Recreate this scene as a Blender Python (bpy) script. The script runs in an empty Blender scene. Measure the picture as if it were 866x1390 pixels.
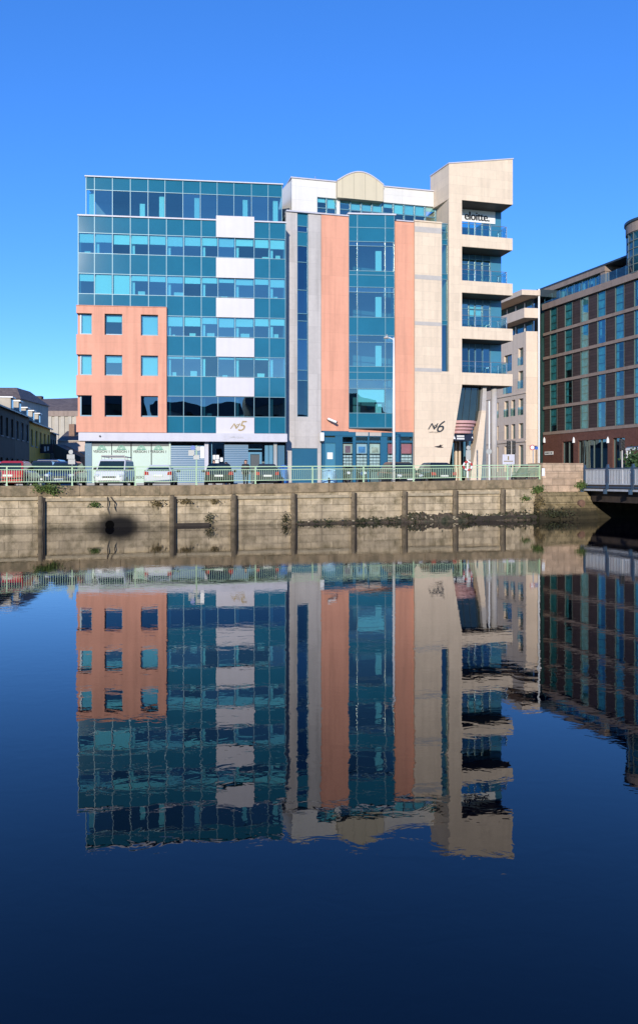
import bpy, bmesh, math, random
from mathutils import Vector, Matrix
R = math.radians
random.seed(7)
scene = bpy.context.scene
COL = scene.collection
# ------------------------------------------------------------------ camera numbers (px of the 866 x 1390 photograph)
FOC, CX, HZ, EYE = 1080.0, 433.0, 648.0, 0.55
WATER = EYE - 2.73
def P(px, py, Y):
    return Vector(((px-CX)/FOC*Y, Y, EYE+(HZ-py)/FOC*Y))
class Frame:
    """a vertical facade: u runs along it, n points out of it"""
    def __init__(s, x, y, th):
        s.x, s.y, s.th = x, y, th
        s.c, s.s = math.cos(th), math.sin(th)
    def off(s, n): return Frame(s.x+s.s*n, s.y-s.c*n, s.th)
    def xy(s, u, n=0): return (s.x+s.c*u+s.s*n, s.y+s.s*u-s.c*n)
    def p(s, u, n, z):
        a = s.xy(u, n); return Vector((a[0], a[1], z))
    def U(s, px, n=0):
        f = s.off(n); r = (px-CX)/FOC
        return (r*f.y-f.x)/(f.c-r*f.s)
    def Z(s, px, py, n=0):
        f = s.off(n); u = s.U(px, n)
        return EYE+(HZ-py)/FOC*(f.y+f.s*u)
# ------------------------------------------------------------------ mesh builder
class MB:
    def __init__(s): s.v, s.f = [], []
    def add(s, pts, faces):
        k = len(s.v); s.v += [Vector(p) for p in pts]; s.f += [[i+k for i in f] for f in faces]
    def quad(s, *pts): s.add(pts, [list(range(len(pts)))])
    def hexa(s, p):   # 8 points, bottom ring then top ring
        s.add(p, [[3,2,1,0],[4,5,6,7],[0,1,5,4],[1,2,6,5],[2,3,7,6],[3,0,4,7]])
    def box(s, F, u0, u1, n0, n1, z0, z1):
        s.hexa([F.p(u0,n1,z0),F.p(u1,n1,z0),F.p(u1,n0,z0),F.p(u0,n0,z0),F.p(u0,n1,z1),F.p(u1,n1,z1),F.p(u1,n0,z1),F.p(u0,n0,z1)])
    def wbox(s, x0, x1, y0, y1, z0, z1): s.box(Frame(0,0,0), x0, x1, -y1, -y0, z0, z1)
    def prism(s, F, poly, n0, n1):   # polygon in (u, z), extruded along n
        k = len(poly)
        s.add([F.p(u,n1,z) for u,z in poly]+[F.p(u,n0,z) for u,z in poly],
              [list(range(k)), list(range(2*k-1,k-1,-1))]+[[i,(i+1)%k,(i+1)%k+k,i+k] for i in range(k)])
    def vprism(s, poly, z0, z1):
        k = len(poly)
        s.add([(x,y,z0) for x,y in poly]+[(x,y,z1) for x,y in poly],
              [list(range(k-1,-1,-1)), list(range(k,2*k))]+[[i,(i+1)%k,(i+1)%k+k,i+k] for i in range(k)])
    def tube(s, pts, r, seg=8, caps=True):
        pts = [Vector(p) for p in pts]; rs = r if isinstance(r, (list,tuple)) else [r]*len(pts)
        ring = []; up = None
        for i, p in enumerate(pts):
            d = (pts[min(i+1,len(pts)-1)]-pts[max(i-1,0)]).normalized()
            if up is None: up = Vector((0,0,1)) if abs(d.z) < .9 else Vector((0,1,0))
            a = d.cross(up).normalized(); b = a.cross(d).normalized(); up = b
            ring.append([p+(a*math.cos(2*math.pi*k/seg)+b*math.sin(2*math.pi*k/seg))*rs[i] for k in range(seg)])
        V = [q for rr in ring for q in rr]; Fc = []
        for i in range(len(pts)-1):
            for k in range(seg):
                Fc.append([i*seg+k, i*seg+(k+1)%seg, (i+1)*seg+(k+1)%seg, (i+1)*seg+k])
        if caps: Fc += [list(range(seg-1,-1,-1)), list(range((len(pts)-1)*seg, len(pts)*seg))]
        s.add(V, Fc)
    def cyl(s, x, y, r, z0, z1, seg=24): s.tube([(x,y,z0),(x,y,z1)], r, seg)
    def wall(s, F, u0, u1, z0, z1, n0, n1, holes=()):
        us = sorted({u0,u1}|{h[0] for h in holes}|{h[1] for h in holes}); us = [u for u in us if u0-1e-6<=u<=u1+1e-6]
        zs = sorted({z0,z1}|{h[2] for h in holes}|{h[3] for h in holes}); zs = [z for z in zs if z0-1e-6<=z<=z1+1e-6]
        solid = {}
        for i in range(len(us)-1):
            for j in range(len(zs)-1):
                cu, cz = (us[i]+us[i+1])/2, (zs[j]+zs[j+1])/2
                solid[i,j] = not any(h[0]<cu<h[1] and h[2]<cz<h[3] for h in holes)
        for (i,j), ok in solid.items():
            if not ok: continue
            a,b,c,d = us[i],us[i+1],zs[j],zs[j+1]
            s.quad(F.p(a,n1,c),F.p(b,n1,c),F.p(b,n1,d),F.p(a,n1,d))
            s.quad(F.p(b,n0,c),F.p(a,n0,c),F.p(a,n0,d),F.p(b,n0,d))
            if not solid.get((i-1,j)): s.quad(F.p(a,n0,c),F.p(a,n1,c),F.p(a,n1,d),F.p(a,n0,d))
            if not solid.get((i+1,j)): s.quad(F.p(b,n1,c),F.p(b,n0,c),F.p(b,n0,d),F.p(b,n1,d))
            if not solid.get((i,j-1)): s.quad(F.p(a,n0,c),F.p(b,n0,c),F.p(b,n1,c),F.p(a,n1,c))
            if not solid.get((i,j+1)): s.quad(F.p(a,n1,d),F.p(b,n1,d),F.p(b,n0,d),F.p(a,n0,d))
    def pane(s, F, u0, u1, n, z0, z1): s.quad(F.p(u0,n,z0),F.p(u1,n,z0),F.p(u1,n,z1),F.p(u0,n,z1))
    def build(s, name, m, parent=None, smooth=False, loc=None, local=False, weld=True, bevel=0):
        me = bpy.data.meshes.new(name)
        if local: o = Vector((0,0,0))
        elif parent is not None:
            t = parent
            while t.parent: t = t.parent
            o = t.location.copy()
        elif loc is not None: o = Vector(loc)
        else:
            xs = [v.x for v in s.v]; ys = [v.y for v in s.v]; zs = [v.z for v in s.v]
            o = Vector(((min(xs)+max(xs))/2,(min(ys)+max(ys))/2,min(zs)))
        me.from_pydata([v-o for v in s.v], [], s.f)
        bm = bmesh.new(); bm.from_mesh(me)
        if weld: bmesh.ops.remove_doubles(bm, verts=bm.verts, dist=1e-4)
        bmesh.ops.recalc_face_normals(bm, faces=bm.faces)
        if bevel:
            es = [e for e in bm.edges if len(e.link_faces) == 2 and e.calc_face_angle(0) > .5]
            bmesh.ops.bevel(bm, geom=es, offset=bevel, segments=2, affect='EDGES', clamp_overlap=True)
        bm.to_mesh(me); bm.free()
        if smooth:
            for p in me.polygons: p.use_smooth = True
        me.materials.append(m)
        ob = bpy.data.objects.new(name, me); COL.objects.link(ob)
        if parent is not None: ob.parent = parent
        elif not local: ob.location = o
        return ob
def thing(name, label, cat, loc, group=None, rz=0):
    o = bpy.data.objects.new(name, None); COL.objects.link(o)
    o.empty_display_size = .3
    o.location = loc; o.rotation_euler = (0,0,rz); o['label'] = label; o['category'] = cat
    if group: o['group'] = group
    return o
def tag(o, label, cat, group=None):
    o['label'] = label; o['category'] = cat
    if group: o['group'] = group
    return o
def kind(o, k): o['kind'] = k; return o
def text(name, s, F, u, z, n, size, m, parent, shear=0, ext=.01, align='CENTER', sx=1, lab=None, bold=0):
    cu = bpy.data.curves.new(name, 'FONT'); cu.body = s; cu.size = size; cu.extrude = ext; cu.shear = shear; cu.offset = bold
    cu.align_x = align; cu.align_y = 'CENTER'
    ob = bpy.data.objects.new(name, cu); COL.objects.link(ob)
    bpy.context.view_layer.update()
    me = bpy.data.meshes.new_from_object(ob.evaluated_get(bpy.context.evaluated_depsgraph_get()))
    bpy.data.objects.remove(ob)
    t = parent
    while t.parent: t = t.parent
    for v in me.vertices:
        v.co = F.p(u+v.co.x*sx, n+v.co.z, z+v.co.y)-t.location
    me.materials.clear(); me.materials.append(m)
    o = bpy.data.objects.new(name, me); COL.objects.link(o); o.parent = parent
    if lab: o['label'] = lab
    return o
# ------------------------------------------------------------------ materials
def newmat(name):
    m = bpy.data.materials.new(name); m.use_nodes = True
    nt = m.node_tree; nt.nodes.clear()
    out = nt.nodes.new('ShaderNodeOutputMaterial'); return m, nt, out
def nd(nt, t, **kw):
    n = nt.nodes.new(t)
    for k, v in kw.items():
        if k.startswith('i_'):
            key = k[2:]; key = int(key) if key.isdigit() else key.replace('_',' ')
            n.inputs[key].default_value = v
        else: setattr(n, k, v)
    return n
def mul(c, k): return (c[0]*k, c[1]*k, c[2]*k, 1)
def pm(name, col, rough=.6, var=.08, scale=2.0, metal=0, bump=0, bscale=30, streak=0, spec=.5, coat=0, dirt=None, dirt_amt=0):
    m, nt, out = newmat(name); L = nt.links.new
    b = nd(nt,'ShaderNodeBsdfPrincipled', i_Roughness=rough, i_Metallic=metal)
    b.inputs['Specular IOR Level'].default_value = spec; b.inputs['Coat Weight'].default_value = coat
    tc = nd(nt,'ShaderNodeTexCoord')
    n1 = nd(nt,'ShaderNodeTexNoise', i_Scale=scale, i_Detail=6.0, i_Roughness=.65); L(tc.outputs['Object'], n1.inputs['Vector'])
    rp = nd(nt,'ShaderNodeValToRGB'); rp.color_ramp.elements[0].position=.3; rp.color_ramp.elements[1].position=.7
    rp.color_ramp.elements[0].color = mul(col,1-var); rp.color_ramp.elements[1].color = mul(col,1+var)
    L(n1.outputs['Fac'], rp.inputs['Fac']); c = rp.outputs['Color']
    if streak:
        mp = nd(nt,'ShaderNodeMapping'); mp.inputs['Scale'].default_value=(2.2,2.2,.12); L(tc.outputs['Object'], mp.inputs['Vector'])
        n2 = nd(nt,'ShaderNodeTexNoise', i_Scale=1.0, i_Detail=5.0); L(mp.outputs['Vector'], n2.inputs['Vector'])
        r2 = nd(nt,'ShaderNodeMapRange'); r2.inputs['From Min'].default_value=.45; r2.inputs['From Max'].default_value=.75
        r2.inputs['To Min'].default_value=1; r2.inputs['To Max'].default_value=1-streak; L(n2.outputs['Fac'], r2.inputs['Value'])
        mx = nd(nt,'ShaderNodeVectorMath', operation='SCALE'); L(c, mx.inputs[0]); L(r2.outputs['Result'], mx.inputs['Scale']); c = mx.outputs['Vector']
    if dirt:
        n3 = nd(nt,'ShaderNodeTexNoise', i_Scale=scale*.6, i_Detail=8.0, i_Roughness=.7); L(tc.outputs['Object'], n3.inputs['Vector'])
        r3 = nd(nt,'ShaderNodeMapRange'); r3.inputs['From Min'].default_value=.48; r3.inputs['From Max'].default_value=.62; r3.inputs['To Max'].default_value=dirt_amt
        L(n3.outputs['Fac'], r3.inputs['Value'])
        mx = nd(nt,'ShaderNodeMix', data_type='RGBA'); L(r3.outputs['Result'], mx.inputs[0]); L(c, mx.inputs[6]); mx.inputs[7].default_value = (*dirt,1); c = mx.outputs[2]
    L(c, b.inputs['Base Color'])
    if bump:
        n4 = nd(nt,'ShaderNodeTexNoise', i_Scale=bscale, i_Detail=6.0); L(tc.outputs['Object'], n4.inputs['Vector'])
        bp = nd(nt,'ShaderNodeBump', i_Strength=bump, i_Distance=.02); L(n4.outputs['Fac'], bp.inputs['Height']); L(bp.outputs['Normal'], b.inputs['Normal'])
    L(b.outputs['BSDF'], out.inputs['Surface'])
    return m
def stone(name, col, th, bw, bh, joint=.6, jw=.012, var=.12, rough=.7, streak=.12, tint=None, tint_z=None, bump=.25, offs=.5, mortar_smooth=.1, dirt=None, dirt_amt=.5, tide=None, squash=(1,2)):
    """coursed stone or cladding; the joints follow the facade direction th"""
    m, nt, out = newmat(name); L = nt.links.new
    b = nd(nt,'ShaderNodeBsdfPrincipled', i_Roughness=rough); b.inputs['Specular IOR Level'].default_value=.3
    tc = nd(nt,'ShaderNodeTexCoord')
    mp = nd(nt,'ShaderNodeMapping'); mp.inputs['Rotation'].default_value=(0,0,-th); L(tc.outputs['Object'], mp.inputs['Vector'])
    sx = nd(nt,'ShaderNodeSeparateXYZ'); L(mp.outputs['Vector'], sx.inputs[0])
    ad = nd(nt,'ShaderNodeMath', operation='ADD'); L(sx.outputs['X'], ad.inputs[0]); L(sx.outputs['Y'], ad.inputs[1])
    cb = nd(nt,'ShaderNodeCombineXYZ'); L(ad.outputs[0], cb.inputs['X']); L(sx.outputs['Z'], cb.inputs['Y'])
    br = nd(nt,'ShaderNodeTexBrick', i_Scale=1.0, offset=offs, squash=squash[0], squash_frequency=squash[1])
    br.inputs['Color1'].default_value=mul(col,1-var); br.inputs['Color2'].default_value=mul(col,1+var); br.inputs['Mortar'].default_value=mul(col,joint)
    br.inputs['Mortar Size'].default_value=jw; br.inputs['Mortar Smooth'].default_value=mortar_smooth; br.inputs['Brick Width'].default_value=bw; br.inputs['Row Height'].default_value=bh
    L(cb.outputs[0], br.inputs['Vector'])
    n1 = nd(nt,'ShaderNodeTexNoise', i_Scale=3.0, i_Detail=8.0, i_Roughness=.7); L(tc.outputs['Object'], n1.inputs['Vector'])
    r1 = nd(nt,'ShaderNodeMapRange'); r1.inputs['From Min'].default_value=.3; r1.inputs['From Max'].default_value=.7; r1.inputs['To Min'].default_value=1-var; r1.inputs['To Max'].default_value=1+var
    L(n1.outputs['Fac'], r1.inputs['Value'])
    v1 = nd(nt,'ShaderNodeVectorMath', operation='SCALE'); L(br.outputs['Color'], v1.inputs[0]); L(r1.outputs['Result'], v1.inputs['Scale']); c = v1.outputs['Vector']
    m2 = nd(nt,'ShaderNodeMapping'); m2.inputs['Scale'].default_value=(2.5,2.5,.15); L(tc.outputs['Object'], m2.inputs['Vector'])
    n2 = nd(nt,'ShaderNodeTexNoise', i_Scale=1.0, i_Detail=5.0); L(m2.outputs['Vector'], n2.inputs['Vector'])
    r2 = nd(nt,'ShaderNodeMapRange'); r2.inputs['From Min'].default_value=.45; r2.inputs['From Max'].default_value=.75; r2.inputs['To Min'].default_value=1; r2.inputs['To Max'].default_value=1-streak
    L(n2.outputs['Fac'], r2.inputs['Value'])
    v2 = nd(nt,'ShaderNodeVectorMath', operation='SCALE'); L(c, v2.inputs[0]); L(r2.outputs['Result'], v2.inputs['Scale']); c = v2.outputs['Vector']
    if dirt:
        n3 = nd(nt,'ShaderNodeTexNoise', i_Scale=1.3, i_Detail=9.0, i_Roughness=.72); L(tc.outputs['Object'], n3.inputs['Vector'])
        r3 = nd(nt,'ShaderNodeMapRange'); r3.inputs['From Min'].default_value=.47; r3.inputs['From Max'].default_value=.66; r3.inputs['To Max'].default_value=dirt_amt
        L(n3.outputs['Fac'], r3.inputs['Value'])
        mx = nd(nt,'ShaderNodeMix', data_type='RGBA'); L(r3.outputs['Result'], mx.inputs[0]); L(c, mx.inputs[6]); mx.inputs[7].default_value=(*dirt,1); c = mx.outputs[2]
    if tide:   # growth left by the tide: (local z below which it starts, colour, softness)
        zt, tcol, soft = tide
        n5 = nd(nt,'ShaderNodeTexNoise', i_Scale=1.1, i_Detail=7.0, i_Roughness=.7); L(tc.outputs['Object'], n5.inputs['Vector'])
        ma = nd(nt,'ShaderNodeMath', operation='MULTIPLY_ADD'); ma.inputs[1].default_value=1.1; L(n5.outputs['Fac'], ma.inputs[0])
        sz = nd(nt,'ShaderNodeSeparateXYZ'); L(tc.outputs['Object'], sz.inputs[0]); L(sz.outputs['Z'], ma.inputs[2])
        r5 = nd(nt,'ShaderNodeMapRange'); r5.inputs['From Min'].default_value=zt+.55+soft; r5.inputs['From Max'].default_value=zt+.55-soft; r5.inputs['To Max'].default_value=.93
        L(ma.outputs[0], r5.inputs['Value'])
        mx = nd(nt,'ShaderNodeMix', data_type='RGBA'); L(r5.outputs['Result'], mx.inputs[0]); L(c, mx.inputs[6]); mx.inputs[7].default_value=(*tcol,1); c = mx.outputs[2]
    L(c, b.inputs['Base Color'])
    ih = nd(nt,'ShaderNodeMath', operation='MULTIPLY_ADD'); ih.inputs[1].default_value=-1.0; L(br.outputs['Fac'], ih.inputs[0])
    sc = nd(nt,'ShaderNodeMath', operation='MULTIPLY'); sc.inputs[1].default_value=.6; L(n1.outputs['Fac'], sc.inputs[0]); L(sc.outputs[0], ih.inputs[2])
    bp = nd(nt,'ShaderNodeBump', i_Strength=bump, i_Distance=.03); L(ih.outputs[0], bp.inputs['Height']); L(bp.outputs['Normal'], b.inputs['Normal'])
    L(b.outputs['BSDF'], out.inputs['Surface'])
    return m
def glass(name, tint, refl=.15, rcol=(1,1,1), rough=.0, wob=.0):
    """coated office glass: tinted see-through plus mirror reflection"""
    m, nt, out = newmat(name); L = nt.links.new
    t = nd(nt,'ShaderNodeBsdfTransparent'); t.inputs['Color'].default_value=(*tint,1)
    g = nd(nt,'ShaderNodeBsdfGlossy', i_Roughness=rough); g.inputs['Color'].default_value=(*rcol,1)
    fr = nd(nt,'ShaderNodeFresnel', i_IOR=1.5)
    ge = nd(nt,'ShaderNodeNewGeometry'); io = nd(nt,'ShaderNodeMath', operation='MULTIPLY_ADD'); io.inputs[1].default_value=-.8333; io.inputs[2].default_value=1.5; L(ge.outputs['Backfacing'], io.inputs[0]); L(io.outputs[0], fr.inputs['IOR'])
    ad = nd(nt,'ShaderNodeMath', operation='ADD', use_clamp=True); oi = nd(nt,'ShaderNodeObjectInfo'); rv = nd(nt,'ShaderNodeMath', operation='MULTIPLY_ADD'); rv.inputs[1].default_value=refl*.7; rv.inputs[2].default_value=refl*.65; L(oi.outputs['Random'], rv.inputs[0]); L(rv.outputs[0], ad.inputs[1]); L(fr.outputs[0], ad.inputs[0])
    mx = nd(nt,'ShaderNodeMixShader'); L(ad.outputs[0], mx.inputs['Fac']); L(t.outputs[0], mx.inputs[1]); L(g.outputs[0], mx.inputs[2])
    if wob:
        tc = nd(nt,'ShaderNodeTexCoord'); n = nd(nt,'ShaderNodeTexNoise', i_Scale=.5, i_Detail=1.0); L(tc.outputs['Object'], n.inputs['Vector'])
        bp = nd(nt,'ShaderNodeBump', i_Strength=1.0, i_Distance=wob); L(n.outputs['Fac'], bp.inputs['Height']); L(bp.outputs['Normal'], g.inputs['Normal'])
    L(mx.outputs[0], out.inputs['Surface'])
    return m
# ------------------------------------------------------------------ facade frames
F1 = Frame(P(106,0,61.5).x, 61.5, R(6.5))          # glass and salmon office
F2 = Frame(P(390,0,65.0).x, 65.0, R(14.5))         # salmon, stone and balcony office
FQ = Frame(0, 47.2, math.atan(.33))                # quay edge
FH = Frame(P(739,0,101).x, 101, R(-71.4))          # dark hotel
FC_ = Frame(P(714,0,97).x, 97, R(-72.9))           # cream block
FT = Frame(-32.1, 80, R(100.15))                   # shaded terrace on the side street
M = {}
M['salmon'] = stone('salmon_render', (.70,.335,.225), R(6.5), 3.1, 1.57, joint=.90, jw=.012, var=.04, streak=.2, bump=.08, rough=.85, offs=0)
M['white_panel'] = pm('white_panel', (.54,.515,.545), .45, .03, 1, streak=.06)
M['grey_band'] = pm('pale_band', (.50,.49,.54), .5, .05, 1, streak=.1)
M['teal_panel'] = pm('teal_spandrel', (.016,.132,.205), .06, .10, .35, spec=.5)
M['teal_paint'] = pm('teal_paint', (.015,.11,.195), .35, .06, .8, streak=.1)
M['teal_light'] = pm('teal_paint_pale', (.05,.20,.30), .35, .05, .8)
M['mullion'] = pm('mullion_metal', (.10,.23,.29), .4, .05, 3, metal=.1)
M['dark_frame'] = pm('dark_frame', (.03,.045,.055), .4, .1, 3)
M['glass_blue'] = glass('blue_glass', (.42,.86,.90), .26, (.80,.88,.74), wob=.012)
M['glass_dark'] = glass('dark_glass', (.10,.26,.32), .15, (.6,.85,.95), wob=.012)
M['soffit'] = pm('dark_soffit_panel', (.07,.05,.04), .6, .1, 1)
M['glass_clear'] = glass('clear_glass', (.72,.86,.88), .0, (.9,1,1))
M['blind'] = pm('blind', (.82,.84,.82), .7, .03, 6)
M['interior'] = pm('interior_wall', (.16,.19,.22), .8, .2, .5)
M['interior_floor'] = pm('interior_floor', (.34,.36,.36), .8, .15, .6)
M['column_white'] = pm('column_white', (.75,.75,.72), .6, .03, 3)
M['roof_grey'] = pm('roof_membrane', (.22,.22,.23), .8, .1, .8)
M['cream'] = stone('cream_stone', (.71,.57,.42), F2.th, 1.15, .78, joint=.86, jw=.012, var=.045, streak=.12, bump=.1)
M['greystone'] = stone('grey_limestone', (.49,.455,.43), F2.th, .95, 1.3, joint=.85, jw=.012, var=.06, streak=.2, bump=.1, offs=0)
M['band_grey'] = pm('grey_string_course', (.46,.42,.38), .7, .08, 2)
M['pent_white'] = stone('white_cladding', (.68,.65,.60), F2.th, 3.2, 1.15, joint=.85, jw=.015, var=.02, streak=.06, bump=.05, offs=0)
M['drum'] = stone('cream_metal', (.60,.52,.37), F2.th, 1.02, 9, joint=.75, jw=.03, var=.02, streak=.05, bump=.05, offs=0)
M['steel'] = pm('steel', (.5,.52,.53), .35, .05, 4, metal=.8)
M['navy'] = pm('navy_board', (.008,.012,.03), .4, .05, 3)
M['pink_rib'] = pm('pink_ribs', (.52,.29,.27), .6, .05, 2)
M['white'] = pm('white_paint', (.78,.78,.76), .4, .03, 4)
M['gold'] = pm('bronze_letter', (.23,.17,.08), .35, .05, 9, metal=.4)
M['black'] = pm('black', (.012,.012,.013), .5, .1, 5)
M['ink'] = pm('ink', (.03,.035,.04), .5, .05, 5)
M['mint'] = pm('mint_film', (.43,.55,.46), .35, .03, .7)
M['green_logo'] = pm('green_logo', (.08,.36,.25), .5, .03, 5)
M['shutter'] = pm('blue_shutter', (.09,.18,.27), .3, .06, .5)
def shut_bump():
    m = M['shutter']; nt = m.node_tree; b = [n for n in nt.nodes if n.type=='BSDF_PRINCIPLED'][0]
    tc = nd(nt,'ShaderNodeTexCoord'); w = nd(nt,'ShaderNodeTexWave', i_Scale=2.2, bands_direction='Z'); nt.links.new(tc.outputs['Object'], w.inputs['Vector'])
    bp = nd(nt,'ShaderNodeBump', i_Strength=.5, i_Distance=.02); nt.links.new(w.outputs['Fac'], bp.inputs['Height']); nt.links.new(bp.outputs['Normal'], b.inputs['Normal'])
shut_bump()
def window(F, u0, u1, n, z0, z1, parent, g='glass_blue', blind=0, full=False, seed=0):
    w = MB(); w.pane(F, u0, u1, n, z0, z1); o = w.build('window', M[g], parent)
    if blind:
        b = MB(); b.box(F, u0+.05, u1-.05, n-.16, n-.12, z1-(z1-z0)*blind, z1-.02); b.build('blind', M['blind'], o)
    return o
# ================================================================== glass and salmon office
def office_one():
    T = thing('office_building', 'teal glass office block with salmon window block at its lower left', 'office building', F1.p(8,-4,0))
    C = [106.3,128.3,152.7,177,201.7,226,249.3,273.3,295.9,319,344.9,365.7,387.5]
    U = [F1.U(c) for c in C]; uL, uR = U[0], U[-1]
    zt = [EYE+6.38+3.147*k for k in range(5)]; zb = [z-1.58 for z in zt]
    ztop = EYE+20.3; zlow = EYE+3.47
    # --- shell
    c = MB(); c.box(F1, uL, uR, -14, -5.5, 0, ztop-.25); c.box(F1, uL, uL+.15, -5.5, -.2, zlow, ztop-.25); c.box(F1, uR-.15, uR, -5.5, -.2, zlow, ztop-.25)
    c.build('interior_wall', M['interior'], T)
    for k in range(6):
        s = MB(); z = (zlow-.1) if k == 0 else zt[k-1]+.35 if k < 5 else ztop-.7
        s.box(F1, uL+.15, uR-.15, -5.5, -.25, z, z+.35); s.build('floor_slab', M['interior_floor'], T)
    for k in range(5):
        for i in (1,3,5,7,9,11):
            s = MB(); s.box(F1, U[i]-.05, U[i]+.3, -.75, -.4, zb[k]-.6, zt[k]+.3); s.build('column', M['column_white'], T)
    for k in range(5):
        for i in range(12):
            if i < 5 and k < 3 or random.random() < .45: continue
            s = MB(); a = U[i]+.2+random.random()*.5; s.box(F1, a, a+.35+random.random()*.4, -1.3, -.9, zb[k]-.3, zb[k]+.2+random.random()*.35)
            s.build('desk_item', M['column_white'], T)
    # --- spandrels
    for j in range(6):
        a = zlow+.02 if j == 0 else zt[j-1]; b = zb[j] if j < 5 else ztop-.06
        for i in range(12):
            if i < 5 and j < 3: continue
            if i in (8,9): continue
            a2 = EYE+13.1 if (i < 5 and j == 3) else a
            s = MB(); s.box(F1, U[i]+.02, U[i+1]-.02, -.14, 0, a2+.02, b-.02); s.build('spandrel', M['teal_panel'], T)
    # --- windows
    blinds = {4:[.46,.42,.5,.45,.45,.5,.45,.42,.45,.38,.44,.48],
              3:[.36,1,1,.28,.3,.34,.34,.3,.25,.35,.3,.42],
              2:[0]*5+[.5,.48,.34,.5,.45,.4,.35],
              1:[0]*5+[.1,.1,0,.1,.08,.1,0], 0:[0]*12}
    for k in range(5):
        for i in range(12):
            if i < 5 and k < 3: continue
            window(F1, U[i]+.03, U[i+1]-.03, -.03, zb[k]+.03, zt[k]-.03, T, 'glass_blue' if k else 'glass_dark', blinds[k][i])
    # --- mullion lattice
    g = MB()
    for i, u in enumerate(U):
        g.box(F1, u-.024, u+.024, -.12, .03, (EYE+13.2) if i < 5 else zlow+.01, ztop-.05)
    for j in range(5):
        for z in (zb[j], zt[j]):
            g.box(F1, (uL if z > EYE+13.2 else U[5])+.025, uR-.025, -.1, .02, z-.022, z+.022)
    g.build('mullion_lattice', M['mullion'], T)
    g = MB(); g.box(F1, uL-.06, uR+.06, -1.75, .1, ztop-.05, ztop+.06); g.build('parapet_coping', M['grey_band'], T)
    # --- set-back top storey
    n = -1.6; pts = [116.9,128.3,152.7,177,201,224,248.3,272,294.8,317.5,341.4,363.9,382.7]
    V = [F1.U(c,n) for c in pts]; z2 = F1.Z(383,250.2,n); zm = F1.Z(383,267.2,n); z0 = ztop+.06
    c = MB(); c.box(F1, V[0], V[-1], -13, n-4.5, z0, z2-.2); c.box(F1, V[0], V[-1], n-4.5, n-.2, z2-.5, z2-.2); c.build('interior_wall', M['interior'], T)
    for i in range(12):
        s = MB(); s.box(F1, V[i]+.02, V[i+1]-.02, n-.14, n, zm+.02, z2-.05); s.build('spandrel', M['teal_panel'], T)
        window(F1, V[i]+.03, V[i+1]-.03, n-.03, z0+.02, zm-.03, T, 'glass_blue')
    for i in (0,3,4,6,9,11):
        s = MB(); a = V[i+1]-.5-.2*(i%2); s.box(F1, a, a+.4, n-.8, n-.5, z0, zm-.1 if i%2 == 0 or i > 8 else zm-.8); s.build('column', M['column_white'], T)
    g = MB()
    for v in V: g.box(F1, v-.024, v+.024, n-.12, n+.03, z0, z2-.02)
    g.box(F1, V[0]+.025, V[-1]-.025, n-.1, n+.02, zm-.022, zm+.022)
    g.build('mullion_lattice', M['mullion'], T)
    g = MB(); g.box(F1, V[0]-.1, V[-1]+.1, -13, n+.12, z2-.02, z2+.07); g.build('roof', M['grey_band'], T)
    # --- white panels over the spandrels
    a, b = F1.U(293.4,.14), F1.U(345.2,.14)
    for y0, y1 in ((292.7,322),(349.8,376.9),(404.3,430.6),(458.4,484.1),(512.2,537.8),(566.5,588.6)):
        s = MB(); s.box(F1, a, b, .05, .14, F1.Z(319,y1,.14), F1.Z(319,y0,.14)); pan = s.build('white_panel', M['white_panel'], T, bevel=.01)
    uc = F1.U(323); zc = F1.Z(323,578.5)
    text('number_sign', 'N', F1, F1.U(316.8), zc-.02, .155, .62, M['gold'], T, .55, .02, sx=1.3)
    text('number_sign', 'o', F1, F1.U(321.3), zc+.08, .155, .5, M['gold'], T, .4, .02)
    text('number_sign', '5', F1, F1.U(327), zc-.02, .155, 1.15, M['gold'], T, .35, .02, sx=1.05)
    # --- salmon block
    zs0, zs1 = EYE+3.5, EYE+13.24; nb = .3
    s0, s1 = F1.U(103.4,nb), F1.U(226.2,nb)
    cols = [(109.7,124.7),(142,166),(191.2,214.6)]; rows = [(425.8,454.4),(481.6,509.6),(536.8,565.4)]
    holes = []; rr = []
    for y0, y1 in rows:
        za, zb_ = F1.Z(166,y1,nb), F1.Z(166,y0,nb); rr.append((za,zb_))
        for ci, (p0,p1) in enumerate(cols):
            holes.append((s0-.01 if ci == 0 else F1.U(p0,nb), F1.U(p1,nb), za, zb_))
    w = MB(); w.wall(F1, s0, s1, zs0, zs1, -.35, nb, holes); w.build('salmon_wall', M['salmon'], T)
    w = MB(); w.box(F1, s0, s1, nb-.3, nb+.05, zs1, zs1+.05); w.build('salmon_coping', M['salmon'], T)
    for za, zb_ in rr:
        w = MB(); w.box(F1, F1.U(105.6,-.1), F1.U(109.4,-.1), -.4, -.1, za, zb_); w.build('corner_pier', M['salmon'], T)
        w = MB(); w.box(F1, s0, s0+.25, -5, -.41, za, zb_); w.build('side_wall', M['salmon'], T)
        for ci, (p0,p1) in enumerate(cols):
            a, b = F1.U(p0,0), F1.U(p1,0)
            o = window(F1, a+.05, b-.02, -.06, za+.12, zb_-.05, T, 'glass_blue' if za > 6 else 'glass_dark', 0 if za < 6 else (1 if (ci+round(za)) % 2 == 0 and za > 8 or ci == 2 else .35))
            f = MB(); f.wall(F1, a-.06, b+.04, za-.01, zb_+.02, -.12, -.01, [(a+.05,b-.02,za+.12,zb_-.05)]); f.build('window_frame', M['teal_light'], o)
    # --- pale band
    g = MB(); zA, zB = EYE+2.81, EYE+3.46; nb2 = .5
    g.box(F1, F1.U(106.5,nb2), F1.U(390,nb2), -.6, nb2, zA, zB); band = g.build('canopy_band', M['grey_band'], T, bevel=.015)
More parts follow.
